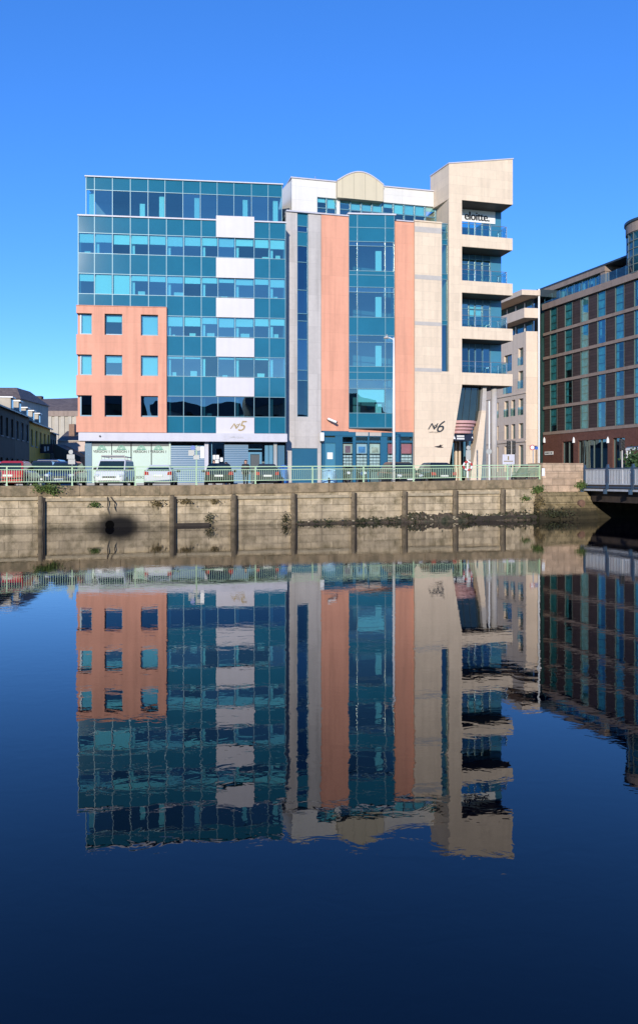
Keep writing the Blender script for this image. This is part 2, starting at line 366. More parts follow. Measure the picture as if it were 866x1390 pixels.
    text('band_lettering', 'LAPPS QUAY', F1, F1.U(321,nb2), F1.Z(321,593.7,nb2), nb2+.005, .2, M['grey_text'], T, 0, .004)
    s = MB(); q = F1.p(F1.U(136,nb2), nb2, F1.Z(136,592,nb2)); s.tube([q, q+Vector((0,-.1,0))], .07, 10); s.build('vent_cap', M['ink'], T)
    # --- ground floor
    nf = -.15
    def gw(name, p0, p1, y0, y1, m, n=nf, d=.1):
        s = MB(); s.box(F1, F1.U(p0,n), F1.U(p1,n), n-d, n, max(0,F1.Z(p0,y1,n)) if y1 < 900 else 0, F1.Z(p0,y0,n) if y0 else zA); return s.build(name, m, T)
    gw('blue_pier', 115.5, 124.6, 0, 999, M['teal_paint'], nf+.05, .3)
    for k, (p0, p1) in enumerate(((125,151.2),(152.2,177.4),(178.8,204.9),(206.1,229.4))):
        o = gw('shop_window', p0, p1, 605.5, 999, M['mint'])
        h = gw('head_shade', p0, p1, 0, 605.3, M['dark_frame'], nf-.03)  # dark strip in place of the canopy's shade above the window
        uc = (F1.U(p0,nf)+F1.U(p1,nf))/2-.15*(k == 3)
        text('lettering', 'VERSION 1', F1, uc, F1.Z(165,613,nf), nf+.006, .28, M['black'], o, 0, .004, sx=.95, bold=.006)
        text('lettering', 'VERSION 1', F1, uc, F1.Z(165,648,nf), nf+.006, .28, M['black'], o, 0, .004, sx=.95, bold=.006)
        g = MB(); zc = F1.Z(165,609.4,nf)
        for r_ in (.28,.20,.12):
            pts = [F1.p(uc+r_*math.cos(t*math.pi/10), nf+.012, zc+r_*math.sin(t*math.pi/10)) for t in range(11)]
            g.tube(pts, .022, 5)
        g.tube([F1.p(uc-.36,nf+.012,zc-.03), F1.p(uc+.36,nf+.012,zc-.03)], .025, 5)
        g.build('arch_logo', M['green_logo'], o)
    gw('pale_jamb', 229.5, 231.8, 0, 999, M['mint'], nf+.02)
    gw('blue_shutter', 232, 277.5, 604.5, 999, M['shutter'])
    gw('blue_shutter', 304.5, 337, 603.6, 999, M['shutter'])
    gw('back_wall', 232, 386, 0, 999, M['interior'], -3.2)
    gw('interior_partition', 277.6, 283, 0, 999, M['grey_band'], nf-.02)
    gw('slim_post', 287, 288, 0, 999, M['teal_light'], nf)
    gw('glass_screen', 283, 304, 0, 999, M['glass_dark'], nf-.05, .02)
    for p0, p1, y0, y1 in ((289,292.6,617.5,623.5),(293.2,297.3,617.5,623.5),(289,297,624.2,628.5),(298.7,302.5,621,626.5)):
        gw('notice_sheet', p0, p1, y0, y1, M['white'], nf-.02, .02)
    # entrance
    o = gw('door_surround', 337, 355.5, 613.5, 616.5, M['teal_light'], nf); gw('door_surround', 337, 340, 616.5, 999, M['teal_light'], nf); gw('door_surround', 352.3, 355.5, 616.5, 999, M['teal_light'], nf)
    gw('transom_light', 337, 355.5, 603, 609, M['glass_dark'], nf-.04, .02); gw('transom_bar', 337, 355.5, 609, 610.5, M['teal_light'], nf)
    gw('door', 340, 352.3, 616.5, 999, M['dark_frame'], nf-.12, .05)
    for p0, p1, mm in ((359.5,364.3,'teal_light'),(365,370.5,'teal_light'),(371.5,376,'interior_floor'),(377,386.3,'teal_paint')):
        gw('entrance_pier', p0, p1, 604.5 if mm != 'interior_floor' else 0, 999, M[mm], nf, .5)
M['grey_text'] = pm('grey_letter', (.3,.3,.32), .5, .02, 3)
office_one()
# ================================================================== salmon, stone and balcony office
def office_two():
    T = thing('office_building', 'salmon and cream stone office block with stacked corner balconies and a barrel roof', 'office building', F2.p(8,-5,0))
    F = F2; U, Z = F.U, F.Z
    def bx(name, p0, p1, n0, n1, y0, y1, m, bev=0, ref=None):
        s = MB(); r = ref or p0; s.box(F, U(p0,n1), U(p1,n1), n0, n1, 0 if y1 > 900 else Z(r,y1,n1), Z(r,y0,n1)); return s.build(name, M[m], T, bevel=bev)
    zpar = Z(435,290)
    # core mass
    s = MB(); s.box(F, U(388.5), U(609), -16, -3.5, 0, zpar-.3); s.build('interior_wall', M['interior'], T)
    s = MB(); s.box(F, U(388.5), U(608), -16, -.35, zpar-.3, zpar-.1); s.build('flat_roof', M['roof_grey'], T)
    # grey stone bay
    u0, u1 = U(388.3), U(435.9); a, b = U(403.5), U(418.5); z0, z1 = Z(411,565.5), Z(411,288.3)
    d0, d1, dz = U(396), U(431), Z(396,608)
    s = MB(); s.wall(F, u0, u1, 0, zpar, -.35, 0, [(a,b,z0,z1),(d0,d1,-.01,dz)]); s.build('grey_stone_wall', M['greystone'], T)
    s = MB(); s.box(F, d0, d1, -.2, -.08, 0, dz-.02); g = s.build('garage_door', M['teal_paint'], T)
    lv = [z0]+[Z(411,y) for y in (516,502,460,435,425,393,355,333,314,306)]+[z1]
    for i in range(len(lv)-1):
        span = i in (2,4,6,8,10) and lv[i+1]-lv[i] < 2.2 and i > 4
        if span: s = MB(); s.box(F, a, b, -.25, -.12, lv[i]+.03, lv[i+1]-.03); s.build('spandrel', M['teal_panel'], T)
        else: window(F, a, b, -.14, lv[i]+.03, lv[i+1]-.03, T, 'glass_dark')
    s = MB()
    for z in lv: s.box(F, a+.04, b-.04, -.2, -.08, z-.03, z+.03)
    s.box(F, a, a+.05, -.2, -.07, z0-.02, z1); s.box(F, b-.05, b, -.2, -.07, z0-.02, z1); s.build('window_frame', M['mullion'], T)
    # salmon piers
    zs = Z(436,584.6)
    for p0, p1 in ((436,473),(535.6,562.4)):
        s = MB(); s.box(F, U(p0)+.01, U(p1), -.35, .06, zs, zpar-.05 if p0 < 500 else Z(p0,299.8)); s.build('salmon_pier', M['salmon'], T)
    s = MB(); s.box(F, U(388.2), U(473), -.5, .16, zpar-.04, zpar+.07); s.build('parapet_coping', M['grey_band'], T)
    s = MB(); s.box(F, U(535.6), U(562.4), -.5, .16, Z(536,299.6), Z(536,299.6)+.1); s.build('parapet_coping', M['grey_band'], T)
    s = MB(); s.box(F, U(473)+.01, U(535.6)-.01, -.34, .05, zs-.06, zs+.2); s.build('lintel', M['salmon'], T)
    # projecting glass bay: flush on the left, standing out on the right
    n1 = .75; ul, ur = U(473.2), U(535.2, n1)
    A, B = F.xy(ul, .07), F.xy(ur, n1)
    G = Frame(A[0], A[1], math.atan2(B[1]-A[1], B[0]-A[0])); W = math.hypot(B[0]-A[0], B[1]-A[1])
    zb0, zb1 = G.Z(480,580), G.Z(480,290.5)
    ug = [0, G.U(485), G.U(523), W]
    lv = [580,560.5,527,515,505,497,464,454.5,430,396,389,372.5,367,333,327,308,290.5]; zl = [G.Z(480,y) for y in lv]
    kinds = 'sswwssswwsswsswss'
    for i in range(len(zl)-1):
        opaque = lv[i] in (580,515,505,454.5+0,389,372.5,308) or lv[i] == 327
        for j in range(3):
            if opaque:
                s = MB(); s.box(G, ug[j]+.02, ug[j+1]-.02, -.12, 0, zl[i]+.02, zl[i+1]-.02); s.build('spandrel', M['teal_panel'], T)
            else:
                window(G, ug[j]+.02, ug[j+1]-.02, -.03, zl[i]+.02, zl[i+1]-.02, T, 'glass_blue', 0 if lv[i] not in (560.5,) or j != 1 else .55)
    s = MB()
    for u in ug: s.box(G, max(0,u-.024), min(W,u+.024), -.12, .05, zb0, zb1)
    for z in zl: s.box(G, .025, W-.025, -.1, .03, z-.022, z+.022)
    s.build('mullion_lattice', M['mullion'], T)
    s = MB(); p = [F.xy(ul,-.2), A, B, F.xy(ur,-.2)]; s.vprism(p, zb0-.12, zb0-.01); s.build('bay_soffit', M['dark_frame'], T)
    s = MB(); s.vprism([F.xy(ul-.1,-.3), F.xy(ul-.1,.15), F.xy(ur+.12,n1+.12), F.xy(ur+.12,-.3)], zb1, zb1+.12); s.build('bay_coping', M['grey_band'], T)
    s = MB(); s.vprism([F.xy(ur,-.1), B, F.xy(ur+.02,n1), F.xy(ur+.02,-.1)], zb0, zb1); s.build('bay_cheek', M['teal_panel'], T)
    for k, y in enumerate((562,499,432,369)):
        s = MB(); zf = G.Z(480,y)-.95; s.vprism([F.xy(ul+.1,-3.5), F.xy(ul+.1,-.1), F.xy(ur-.15,n1-.4), F.xy(ur-.15,-3.5)], zf, zf+.3); s.build('floor_slab', M['interior_floor'], T)
        s = MB(); u = ug[2]-.75; s.box(G, u, u+.5, -.9, -.5, zf+.3, zf+2.9); s.build('column', M['column_white'], T)
    # cream column with its window slot and the tower
    nn = .35
    zlow = Z(600,523,nn); zc = Z(570,300.5,nn); zsl0, zsl1 = Z(604,504,nn), Z(604,301.8,nn)
    uc0, uc1, us1, ut = U(563,nn), U(599.6,nn), U(609.3,nn), U(627,nn); uR = U(696,nn)
    soff = EYE+23.92
    s = MB(); s.box(F, uc0, uc1, -.35, nn, zlow, zc); s.build('cream_pier', M['cream'], T)
    s = MB(); s.box(F, uc0-.03, uc1, -.4, nn+.07, zc, zc+.12); s.build('parapet_coping', M['cream'], T)
    for y0, y1 in ((307,314.5),(372.5,378.5),(436,441),(499,504)):
        s = MB(); s.box(F, uc0, uc1, nn, nn+.012, Z(570,y1,nn), Z(570,y0,nn)); s.build('string_course', M['band_grey'], T)
    s = MB(); s.box(F, uc1, us1, -.35, nn-.003, zlow, zsl0); s.build('slot_sill', M['cream'], T)
    lv = [zsl0]+[Z(604,y) for y in (441,435,379,372,332,325,315)]+[zsl1]
    for i in range(len(lv)-1):
        if i in (1,3,5): s = MB(); s.box(F, uc1+.02, us1-.02, -.1, .05, lv[i]+.02, lv[i+1]-.02); s.build('spandrel', M['teal_panel'], T)
        else: window(F, uc1+.02, us1-.02, .05, lv[i]+.02, lv[i+1]-.02, T, 'glass_dark' if i == 0 else 'glass_blue')
    s = MB()
    for z in lv: s.box(F, uc1, us1, 0, .1, z-.03, z+.03)
    s.box(F, uc1, uc1+.025, .01, .09, lv[0], lv[-1]); s.box(F, us1-.025, us1, .01, .09, lv[0], lv[-1])
    s.build('window_frame', M['mullion'], T)
    # tower pier, roof block, slanted base
    s = MB(); s.box(F, us1, ut, -9, nn, zlow, soff)
    zl_, zr_ = Z(609.3,221.8,nn), Z(696,215.4,nn)
    A, B, C, D = (us1,nn), (uR,nn), (uR,-2.75), (us1-.42,-2.75)
    back = 0
    s.add([F.p(u,n,soff+.002) for u,n in (A,B,C,D)]+[F.p(A[0],A[1],zl_),F.p(B[0],B[1],zr_),F.p(C[0],C[1],zr_+back),F.p(D[0],D[1],zl_+back)],
          [[3,2,1,0],[4,5,6,7],[0,1,5,4],[1,2,6,5],[2,3,7,6],[3,0,4,7]])
    s.build('tower_wall', M['cream'], T)
    s = MB(); e = .06
    s.add([F.p(A[0]-e,A[1]+e,zl_+.003),F.p(B[0]+e,B[1]+e,zr_+.003),F.p(C[0]+e,C[1],zr_+.003),F.p(D[0]-e,D[1],zl_+.003),F.p(A[0]-e,A[1]+e,zl_+.09),F.p(B[0]+e,B[1]+e,zr_+.09),F.p(C[0]+e,C[1],zr_+.09),F.p(D[0]-e,D[1],zl_+.09)],
          [[3,2,1,0],[4,5,6,7],[0,1,5,4],[1,2,6,5],[2,3,7,6],[3,0,4,7]]); s.build('roof_coping', M['white_panel'], T)
    ub = U(605.5,nn)
    s = MB(); s.prism(F, [(uc0-.03,0),(ub,0),(ut,zlow),(uc0,zlow)], -.6, nn); s.build('slanted_base', M['cream'], T)
    # floors of the tower and its balconies
    zB = [EYE+9.06+3.97*k for k in range(4)]; gl = -1.75
    for k, z in enumerate(zB):
        s = MB(); s.box(F, ut, uR, gl-.1, nn, z-1.05, z); bal = s.build('balcony', M['cream'], T, bevel=.02)
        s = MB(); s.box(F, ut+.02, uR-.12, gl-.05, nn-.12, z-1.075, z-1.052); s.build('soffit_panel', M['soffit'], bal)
        s = MB(); e0, e1 = ut+.05, U(689,nn)
        for u in (U(646,nn), U(667,nn), e1-.03): s.box(F, u-.03, u+.03, nn-.2, nn-.12, z, z+.98)
        s.box(F, e1-.06, e1, gl+.3, gl+.36, z, z+.98)
        s.tube([F.p(e0,nn-.16,z+1.0),F.p(e1-.03,nn-.16,z+1.0),F.p(e1-.03,gl+.2,z+1.0)], .028, 6)
        s.tube([F.p(e0,nn-.16,z+.62),F.p(e1-.03,nn-.16,z+.62)], .012, 5)
        s.build('handrail', M['steel'], bal)
        s = MB(); s.box(F, e0, e1-.07, nn-.17, nn-.155, z+.05, z+.94); s.box(F, e1-.036, e1-.022, gl+.3, nn-.22, z+.05, z+.94); s.build('glass_balustrade', M['glass_clear'], bal)
        top = zB[k+1]-1.05 if k < 3 else soff
        # glazed wall behind the balcony
        us = [ut, U(636.5,gl), U(645,gl), U(655,gl), U(665.5,gl), uR]
        hd = top-.42
        for j in range(5):
            if j == 4:
                s = MB(); s.box(F, us[j], uR-.02, gl-.1, gl, z, top-.01); s.build('teal_corner_panel', M['teal_light'], T)
            else:
                window(F, us[j]+.03, us[j+1]-.03, gl-.03, z+.05, hd-.03, T, 'glass_blue' if k != 0 else 'glass_dark', .45 if k == 1 and j in (1,2) else 0)
                s = MB(); s.box(F, us[j]+.02, us[j+1]-.02, gl-.12, gl, hd+.02, top-.01); s.build('spandrel', M['teal_paint'], T)
        s = MB()
        for j in range(1,5): s.box(F, us[j]-.04, us[j]+.04, gl-.1, gl+.05, z, top-.01)
        s.box(F, us[0], us[4]-.04, gl-.08, gl+.03, hd-.04, hd+.02); s.box(F, us[0], us[4]-.04, gl-.08, gl+.03, z+2.0, z+2.05) if k in (1,2) else None
        s.build('mullion_lattice', M['mullion'], T)
        s = MB(); s.box(F, ut, uR-.15, -8.9, -6.5, z-.9, top); s.build('interior_wall', M['interior'], T)
        s = MB(); s.box(F, ut, uR-.02, -6.5, gl-.15, z-1.0, z-.02); s.build('floor_slab', M['interior_floor'], T)
        s = MB(); s.box(F, uR-.3, uR-.02, -8.9, gl-.15, z, top-.01); s.build('side_wall', M['cream'], T)
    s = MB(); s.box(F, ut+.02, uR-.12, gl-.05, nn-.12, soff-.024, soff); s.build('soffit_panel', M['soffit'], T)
    # banner behind the top balcony glass
    z0, z1 = EYE+(HZ-304.6)/FOC*71.7, EYE+(HZ-288.2)/FOC*71.7
    s = MB(); s.box(F, ut, U(674.3,gl)-.2, gl+.06, gl+.09, z0, z1); ban = s.build('office_banner', M['white'], T)
    for k in range(3): text('banner_lettering', 'eloitte.', F, U(629.3,gl)+.035*k, (z0+z1)/2-.05, gl+.1+.003*k, 1.08, M['black'], ban, 0, .004, align='LEFT', sx=.80)
    # entrance under the tower
    zbm = zB[0]-1.05
    s = MB(); s.box(F, U(606), uR-.3, -9, -4.2, 0, zbm); s.build('entrance_back_wall', M['interior'], T)
    s = MB(); s.box(F, ub+.1, U(655,-4), -4.15, -4.1, 0, zbm); s.build('entrance_glass', M['glass_dark'], T)
    n0 = -.75
    gt, gb = Z(640,526,n0), Z(640,570.3,n0)
    s = MB(); s.prism(F, [(U(617,n0),gb),(U(650.6,n0),gb),(U(655.5,n0),zbm),(U(627,n0),zbm)], -3.9, n0); o = s.build('entrance_glazing', M['entr_glass'], T)
    s = MB()
    for a, b in ((627,632),(636,640),(645,648.6)): s.tube([F.p(U(a,n0),n0+.02,gb),F.p(U(b,n0),n0+.02,zbm)], .03, 5)
    s.build('glazing_bar', M['dark_frame'], o)
    ys = [(570.3,574.2),(575.5,578.7),(580,583),(584.2,588)]
    for i, (y0, y1) in enumerate(ys):
        a, b = U(615.5-i*.8, .1), U(651.8-i*2.2, .1); cu = (a+b)/2; hw = (b-a)/2
        pts = [F.xy(cu-hw, -3)]+[F.xy(cu-hw*math.cos(math.pi*t/12), -.9+1.05*math.sin(math.pi*t/12)) for t in range(13)]+[F.xy(cu+hw, -3)]
        s = MB(); s.vprism(pts, Z(630,y1,.1), Z(630,y0,.1)); s.build('entrance_rib', M['pink_rib'], T, bevel=.03)
    a, b = U(616.5,-.3), U(642.5,-.3)
    s = MB(); s.box(F, a, b, -3.8, -.3, Z(630,598,-.3), Z(630,588.2,-.3)); sg = s.build('sign_board', M['navy'], T)
    rnd = random.Random(3)
    for y in (592,595.3):
        u = U(620,-.3); zc = Z(630,y,-.3); s = MB()
        for k in range(8):
            w = .06+.03*rnd.random(); s.box(F, u, u+w, -.3, -.292, zc-.075, zc+.075); u += w+.015
        s.build('sign_lettering', M['white'], sg)
    s = MB(); s.prism(F, [(U(614.8,-.3),Z(630,596,-.3)),(U(618.6,-.3),Z(630,596,-.3)),(U(616,-.3),Z(630,590.6,-.3))], -.3, -.29); s.prism(F, [(U(640,-.3),Z(630,594.5,-.3)),(U(642.3,-.3),Z(630,594.5,-.3)),(U(640.8,-.3),Z(630,592,-.3))], -.3, -.29); s.build('sign_emblem', M['white'], sg)
    zl0 = Z(653,557,-.2)
    s = MB(); s.prism(F, [(U(637.6,-.2),0),(U(652.4,-.2),0),(U(659.6,-.2),zl0),(U(653.6,-.2),zl0)], -1.3, -.2); s.build('slanted_leg', M['cream'], T)
    s = MB(); s.prism(F, [(U(653.6,-.3),zl0),(U(659.6,-.3),zl0),(U(660.5,-.3),zbm),(U(655.7,-.3),zbm)], -1.2, -.3); s.build('leg_pillar', M['band_grey'], T)
    x, y = F.xy(U(670.5,-.6),-.6); s = MB(); s.cyl(x, y, .27, 0, zbm, 28); s.build('round_column', M['band_grey'], T, smooth=True)
    for p in (618,623,634): s = MB(); s.box(F, U(p,-3), U(p+2.5,-3), -3.3, -3, 0, Z(p,599,-3)); s.build('doorway_pier', M['cream'], T)
    # number
    nz = nn
    text('number_sign', 'N', F, U(585.3,nz), Z(585,579,nz), nz+.02, .78, M['ink'], T, .5, .02, sx=1.25)
    text('number_sign', 'o', F, U(590.3,nz), Z(590,577.8,nz), nz+.02, .62, M['ink'], T, .4, .02)
    text('number_sign', '6', F, U(595.8,nz), Z(596,579.6,nz), nz+.02, 1.42, M['ink'], T, .4, .02, sx=1.05)
    text('street_lettering', 'LAPPS QUAY', F, U(589,nz), Z(590,586.8,nz), nz+.01, .17, M['ink'], T, 0, .006, sx=.95)
    # penthouse and barrel roof
    n = -2.2; zp = zpar-.1
    pL, pR = U(396,n), us1-.1
    zt0 = Z(396,241,n)
    wa, wb, wz = U(430.6,n), U(457,n), Z(431,266.6,n)
    da, db = U(458.2,n), U(520.4,n); wz2 = Z(463,268.5,n)
    holes = [(wa,wb,zp-.01,wz),(da+.2,pR+.01,zp-.01,wz2)]
    s = MB(); s.wall(F, pL, pR, zp, zt0, n-.4, n, holes)
    s.vprism([F.xy(pL,n-.4), F.xy(pL+.3,n-.4), F.xy(pL+.3,-12), F.xy(pL-.9,-12)], zp, zt0); s.build('penthouse_wall', M['pent_white'], T)
    s = MB(); s.box(F, pL-.1, pR, -12, n+.1, zt0, zt0+.09); s.build('penthouse_roof', M['white_panel'], T)
    s = MB(); s.box(F, pL+.4, pR, -12, -5, zp, zt0); s.build('interior_wall', M['interior'], T)
    for c0, c1, zz, k in ((wa,wb,wz,2),(da+.2,pR,wz2,9)):
        w = (c1-c0)/k
        for i in range(k):
            zm = zp+(zz-zp)*.62
            window(F, c0+i*w+.04, c0+(i+1)*w-.04, n-.15, zp+.03, zm-.03, T, 'glass_blue'); window(F, c0+i*w+.04, c0+(i+1)*w-.04, n-.15, zm+.03, zz-.03, T, 'glass_blue', 1 if i % 4 else .4)
        s = MB()
        for i in range(k+1): s.box(F, c0+i*w-.05, c0+i*w+.05, n-.25, n-.08, zp, zz)
        s.box(F, c0+.05, c1-.05, n-.22, n-.1, zm-.04, zm+.04); s.build('mullion_lattice', M['mullion'], T)
    nd_ = n+.5; da, db = U(458.2,nd_), U(520.4,nd_)
    zd0 = Z(462,267.5,nd_); ze, zc2 = Z(458.5,245,nd_), Z(490,233.3,nd_)
    poly = [(da,zd0),(db,zd0)]+[(db+(da-db)*t/14, ze+(zc2-ze)*math.sin(math.pi*t/14)) for t in range(15)]
    s = MB(); s.prism(F, poly, -11, nd_); s.build('barrel_roof', M['drum'], T)
    poly = [(db+(da-db)*t/14, ze+(zc2-ze)*math.sin(math.pi*t/14)) for t in range(15)]
    poly2 = [(u+(u-(da+db)/2)*.02, z+.09) for u,z in poly]
    s = MB(); s.prism(F, poly+poly2[::-1], -11, nd_+.06); s.build('barrel_edge', M['white_panel'], T)
    x, y = F.xy(U(428,n-.3), n-.3); s = MB(); s.cyl(x, y, .04, zt0, zt0+.45, 8); s.build('vent_pipe', M['steel'], T)
    # shopfront
    zf = zs-.06; n = -.05
    ops = [(441,455,589.5,593.5),(465,479,592.8,600),(483,499,592.8,597.8),(501,516.5,592.8,597.8),(525.6,537.7,592.8,597.8),(543.8,560,592.8,597.8)]
    lo = [(441,455.5,601,660),(465,479,600.6,660),(483,499,600.6,660),(501,516.5,600.6,660),(525.6,537.7,600.6,660),(543.8,560,600.6,660)]
    holes = [(U(a,n),U(b,n),Z(a,d,n),Z(a,c,n)) for a,b,c,d in ops]+[(U(a,n),U(b,n),.02,Z(a,c,n)) for a,b,c,d in lo]
    s = MB(); s.wall(F, U(437,n), U(562.8,n), 0, zf, -.3, n, holes); s.build('shopfront_frame', M['teal_paint'], T)
    s = MB(); s.box(F, U(437,n), U(562.8,n), n, n+.06, Z(470,591.5,n), Z(470,584,n)-.05); s.build('shop_fascia', M['teal_paint'], T)
    for p0, p1 in ((482.5,499.5),(501.2,517)):
        s = MB(); s.box(F, U(p0,n), U(p1,n), n+.06, n+.075, Z(470,591.2,n), Z(470,585.2,n)); o = s.build('fascia_panel', M['band_grey'], T)
    for a, b, c, d in ops+lo[1:]:
        window(F, U(a,n), U(b,n), n-.12, .02 if d == 660 else Z(a,d,n), Z(a,c,n), T, 'glass_clear')
    s = MB(); s.box(F, U(441,n), U(455.5,n), -.25, -.15, .02, Z(441,601,n)); dr = s.build('shop_door', M['teal_light'], T)
    s = MB(); s.box(F, U(444.5,n), U(452,n), -.15, -.13, Z(446,623,n), Z(446,614,n)); s.build('door_notice', M['white'], dr)
    for y in (590.5,592.3,595.2): s = MB(); s.box(F, U(441,n), U(455,n), -.33, -.28, Z(446,y+.9,n), Z(446,y,n)); s.build('transom_slat', M['gold'], T)
    for i, (a, b, c, d) in enumerate(lo[1:]):
        q = -.32
        s = MB(); s.box(F, U(a+1,q), U(b-1,q), q-.03, q, Z(a,615.5,q), Z(a,602.5,q)); po = s.build('window_poster', M['poster%d' % i], T)
        if i in (0,1,2):
            s = MB(); s.box(F, U(a+3.4,q), U(b-3.2,q), q, q+.01, Z(a,614.5,q), Z(a,605+i,q)); s.build('poster_picture', M['poster_in%d' % i], po)
        for r in range(4):
            for k in range(3):
                w = (b-a-2)/3; y = 617.6+r*4.2
                s = MB(); s.box(F, U(a+1+k*w,q), U(a+1+(k+.9)*w,q), q-.02, q, Z(a,y+3.0,q), Z(a,y,q)); s.build('window_card', M['card'], T)
    s = MB(); s.box(F, U(437.5,-1), U(562,-1), -1.9, -1.8, 0, zf); s.build('shop_back', M['interior'], T)
for i, c in enumerate(((.55,.5,.42),(.45,.52,.58),(.62,.6,.5),(.42,.08,.10),(.55,.12,.13))): M['poster%d' % i] = pm('poster', c, .5, .12, 2.5)
for i, c in enumerate(((.30,.14,.17),(.06,.20,.42),(.5,.42,.3))): M['poster_in%d' % i] = pm('poster_print', c, .5, .5, 3.5)
M['card'] = pm('property_cards', (.62,.6,.56), .6, .25, 6)
M['entr_glass'] = pm('entrance_glass_panel', (.012,.022,.02), .04, .3, 1.5, spec=.9)
office_two()
# ================================================================== water, street, banks
def water_mat():
    m, nt, out = newmat('river_water'); L = nt.links.new
    b = nd(nt,'ShaderNodeBsdfPrincipled', i_Roughness=.0, i_IOR=1.37); b.inputs['Base Color'].default_value=(.0008,.0012,.005,1)
    tc = nd(nt,'ShaderNodeTexCoord')
    m1 = nd(nt,'ShaderNodeMapping'); m1.inputs['Scale'].default_value=(3.2,4.6,1); L(tc.outputs['Object'], m1.inputs['Vector'])
    n1 = nd(nt,'ShaderNodeTexNoise', i_Scale=1.0, i_Detail=3.0, i_Roughness=.5, i_Distortion=.6); L(m1.outputs[0], n1.inputs['Vector'])
    m2 = nd(nt,'ShaderNodeMapping'); m2.inputs['Scale'].default_value=(.25,.5,1); L(tc.outputs['Object'], m2.inputs['Vector'])
    n2 = nd(nt,'ShaderNodeTexNoise', i_Scale=1.0, i_Detail=3.0); L(m2.outputs[0], n2.inputs['Vector'])
    r2 = nd(nt,'ShaderNodeMapRange'); r2.inputs['From Min'].default_value=.35; r2.inputs['From Max'].default_value=.7; r2.inputs['To Min'].default_value=.25; r2.inputs['To Max'].default_value=1
    L(n2.outputs['Fac'], r2.inputs['Value'])
    mu = nd(nt,'ShaderNodeMath', operation='MULTIPLY'); L(n1.outputs['Fac'], mu.inputs[0]); L(r2.outputs['Result'], mu.inputs[1])
    bp = nd(nt,'ShaderNodeBump', i_Strength=1.0, i_Distance=.0014); L(mu.outputs[0], bp.inputs['Height']); L(bp.outputs['Normal'], b.inputs['Normal'])
    L(b.outputs[0], out.inputs['Surface']); return m
M['water'] = water_mat()
M['asphalt'] = pm('asphalt', (.055,.055,.056), .85, .25, .8, bump=.3, bscale=80)
M['paving'] = stone('paving', (.30,.28,.26), FQ.th, .6, .6, joint=.7, var=.08, bump=.1)
M['kerb'] = pm('kerb_stone', (.33,.32,.30), .8, .12, 2)
M['line'] = pm('road_paint', (.72,.72,.70), .7, .1, 3)
s = MB(); s.quad((-400,-120,WATER),(400,-120,WATER),(400,260,WATER),(-400,260,WATER)); kind(s.build('river_water', M['water'], loc=(0,0,WATER)), 'structure')
def QP(u, n, z): return FQ.p(u, n, z)
UL, UR = FQ.U(-300), 120.0
s = MB(); s.quad(QP(-260,-1.2,-.02),QP(260,-1.2,-.02),QP(900,-1600,-.02),QP(-900,-1600,-.02)); kind(s.build('street_ground', M['asphalt'], loc=(0,60,-.02)), 'structure')
s = MB(); s.box(FQ, UL, FQ.U(738), -2.2, -.62, -.3, .0); kind(s.build('quay_pavement', M['paving']), 'structure')
s = MB(); s.box(F1, -8, F1.U(388), -.3, 3.4, -.1, .12); s.box(F2, F2.U(389), F2.U(720), -12, 3.6, -.1, .121); kind(s.build('office_pavement', M['paving']), 'structure')
s = MB(); s.box(F1, -8, F1.U(388), 3.4, 3.55, -.1, .13); s.box(F2, F2.U(391), F2.U(720), 3.6, 3.75, -.1, .131); kind(s.build('pavement_kerb', M['kerb']), 'structure')
s = MB()
for k in range(12): s.box(FQ, -22+k*3.4, -20.6+k*3.4, -9.3, -9.18, -.019, -.015)
kind(s.build('road_marking', M['line']), 'structure')
s = MB(); s.wbox(-60, 60, -60, -2.6, WATER-2, -1.0); kind(s.build('near_bank', M['paving']), 'structure')
# ================================================================== quay wall
M['quay'] = stone('quay_ashlar', (.485,.39,.26), FQ.th, 1.35, .42, joint=.66, jw=.013, var=.2, rough=.9, streak=.4, bump=.9, dirt=(.13,.105,.055), dirt_amt=.8, squash=(1.5,3), tide=(1.1,(.05,.042,.025),.28))
M['coping'] = pm('quay_coping', (.30,.225,.135), .9, .25, 2.6, streak=.45, bump=.7, bscale=22, dirt=(.12,.10,.055), dirt_amt=.75)
M['sandstone'] = stone('pier_sandstone', (.52,.37,.25), FQ.th, .9, .46, joint=.62, jw=.018, var=.2, rough=.9, streak=.2, bump=.6, dirt=(.22,.17,.11), dirt_amt=.5)
M['pier_base'] = stone('pier_base_stone', (.25,.19,.10), FQ.th, 1.2, .42, joint=.6, jw=.02, var=.2, rough=.85, streak=.3, bump=1.0, dirt=(.05,.045,.018), dirt_amt=.9, tide=(1.72,(.022,.019,.010),.3))
M['hole'] = pm('outfall_hole', (.003,.003,.003), 1, .1, 3, spec=0)
M['timber'] = pm('weathered_timber', (.22,.17,.11), .9, .35, 3, streak=.65, bump=.6, bscale=14, dirt=(.06,.05,.025), dirt_amt=.7)
M['timber_dark'] = pm('tarred_timber', (.035,.027,.02), .9, .3, 3, bump=.5)
M['timber_rail'] = pm('bleached_timber', (.40,.33,.22), .9, .25, 2, streak=.3, bump=.5)
M['rail_green'] = pm('pale_green_paint', (.47,.64,.40), .45, .05, 6)
uA, uB = FQ.U(240), FQ.U(735)
def cz(u): return .10 if u < uA else min(.43, .10+(u-uA)/(uB-uA)*.33)
def stain(m, F, u, z, ru, rz):
    """an old soot stain round the outfall"""
    nt = m.node_tree; L = nt.links.new; b = [n for n in nt.nodes if n.type=='BSDF_PRINCIPLED'][0]
    src = b.inputs['Base Color'].links[0].from_socket
    return nt, b, src
T = thing('quay_wall', 'coursed stone quay wall with a thick weathered coping above the river', 'quay wall', QP(FQ.U(300),0,WATER-1))
s = MB(); s.box(FQ, FQ.U(733), UR, -1.4, .006, WATER-1, .05); s.build('weedy_wall', M['pier_base'], T)
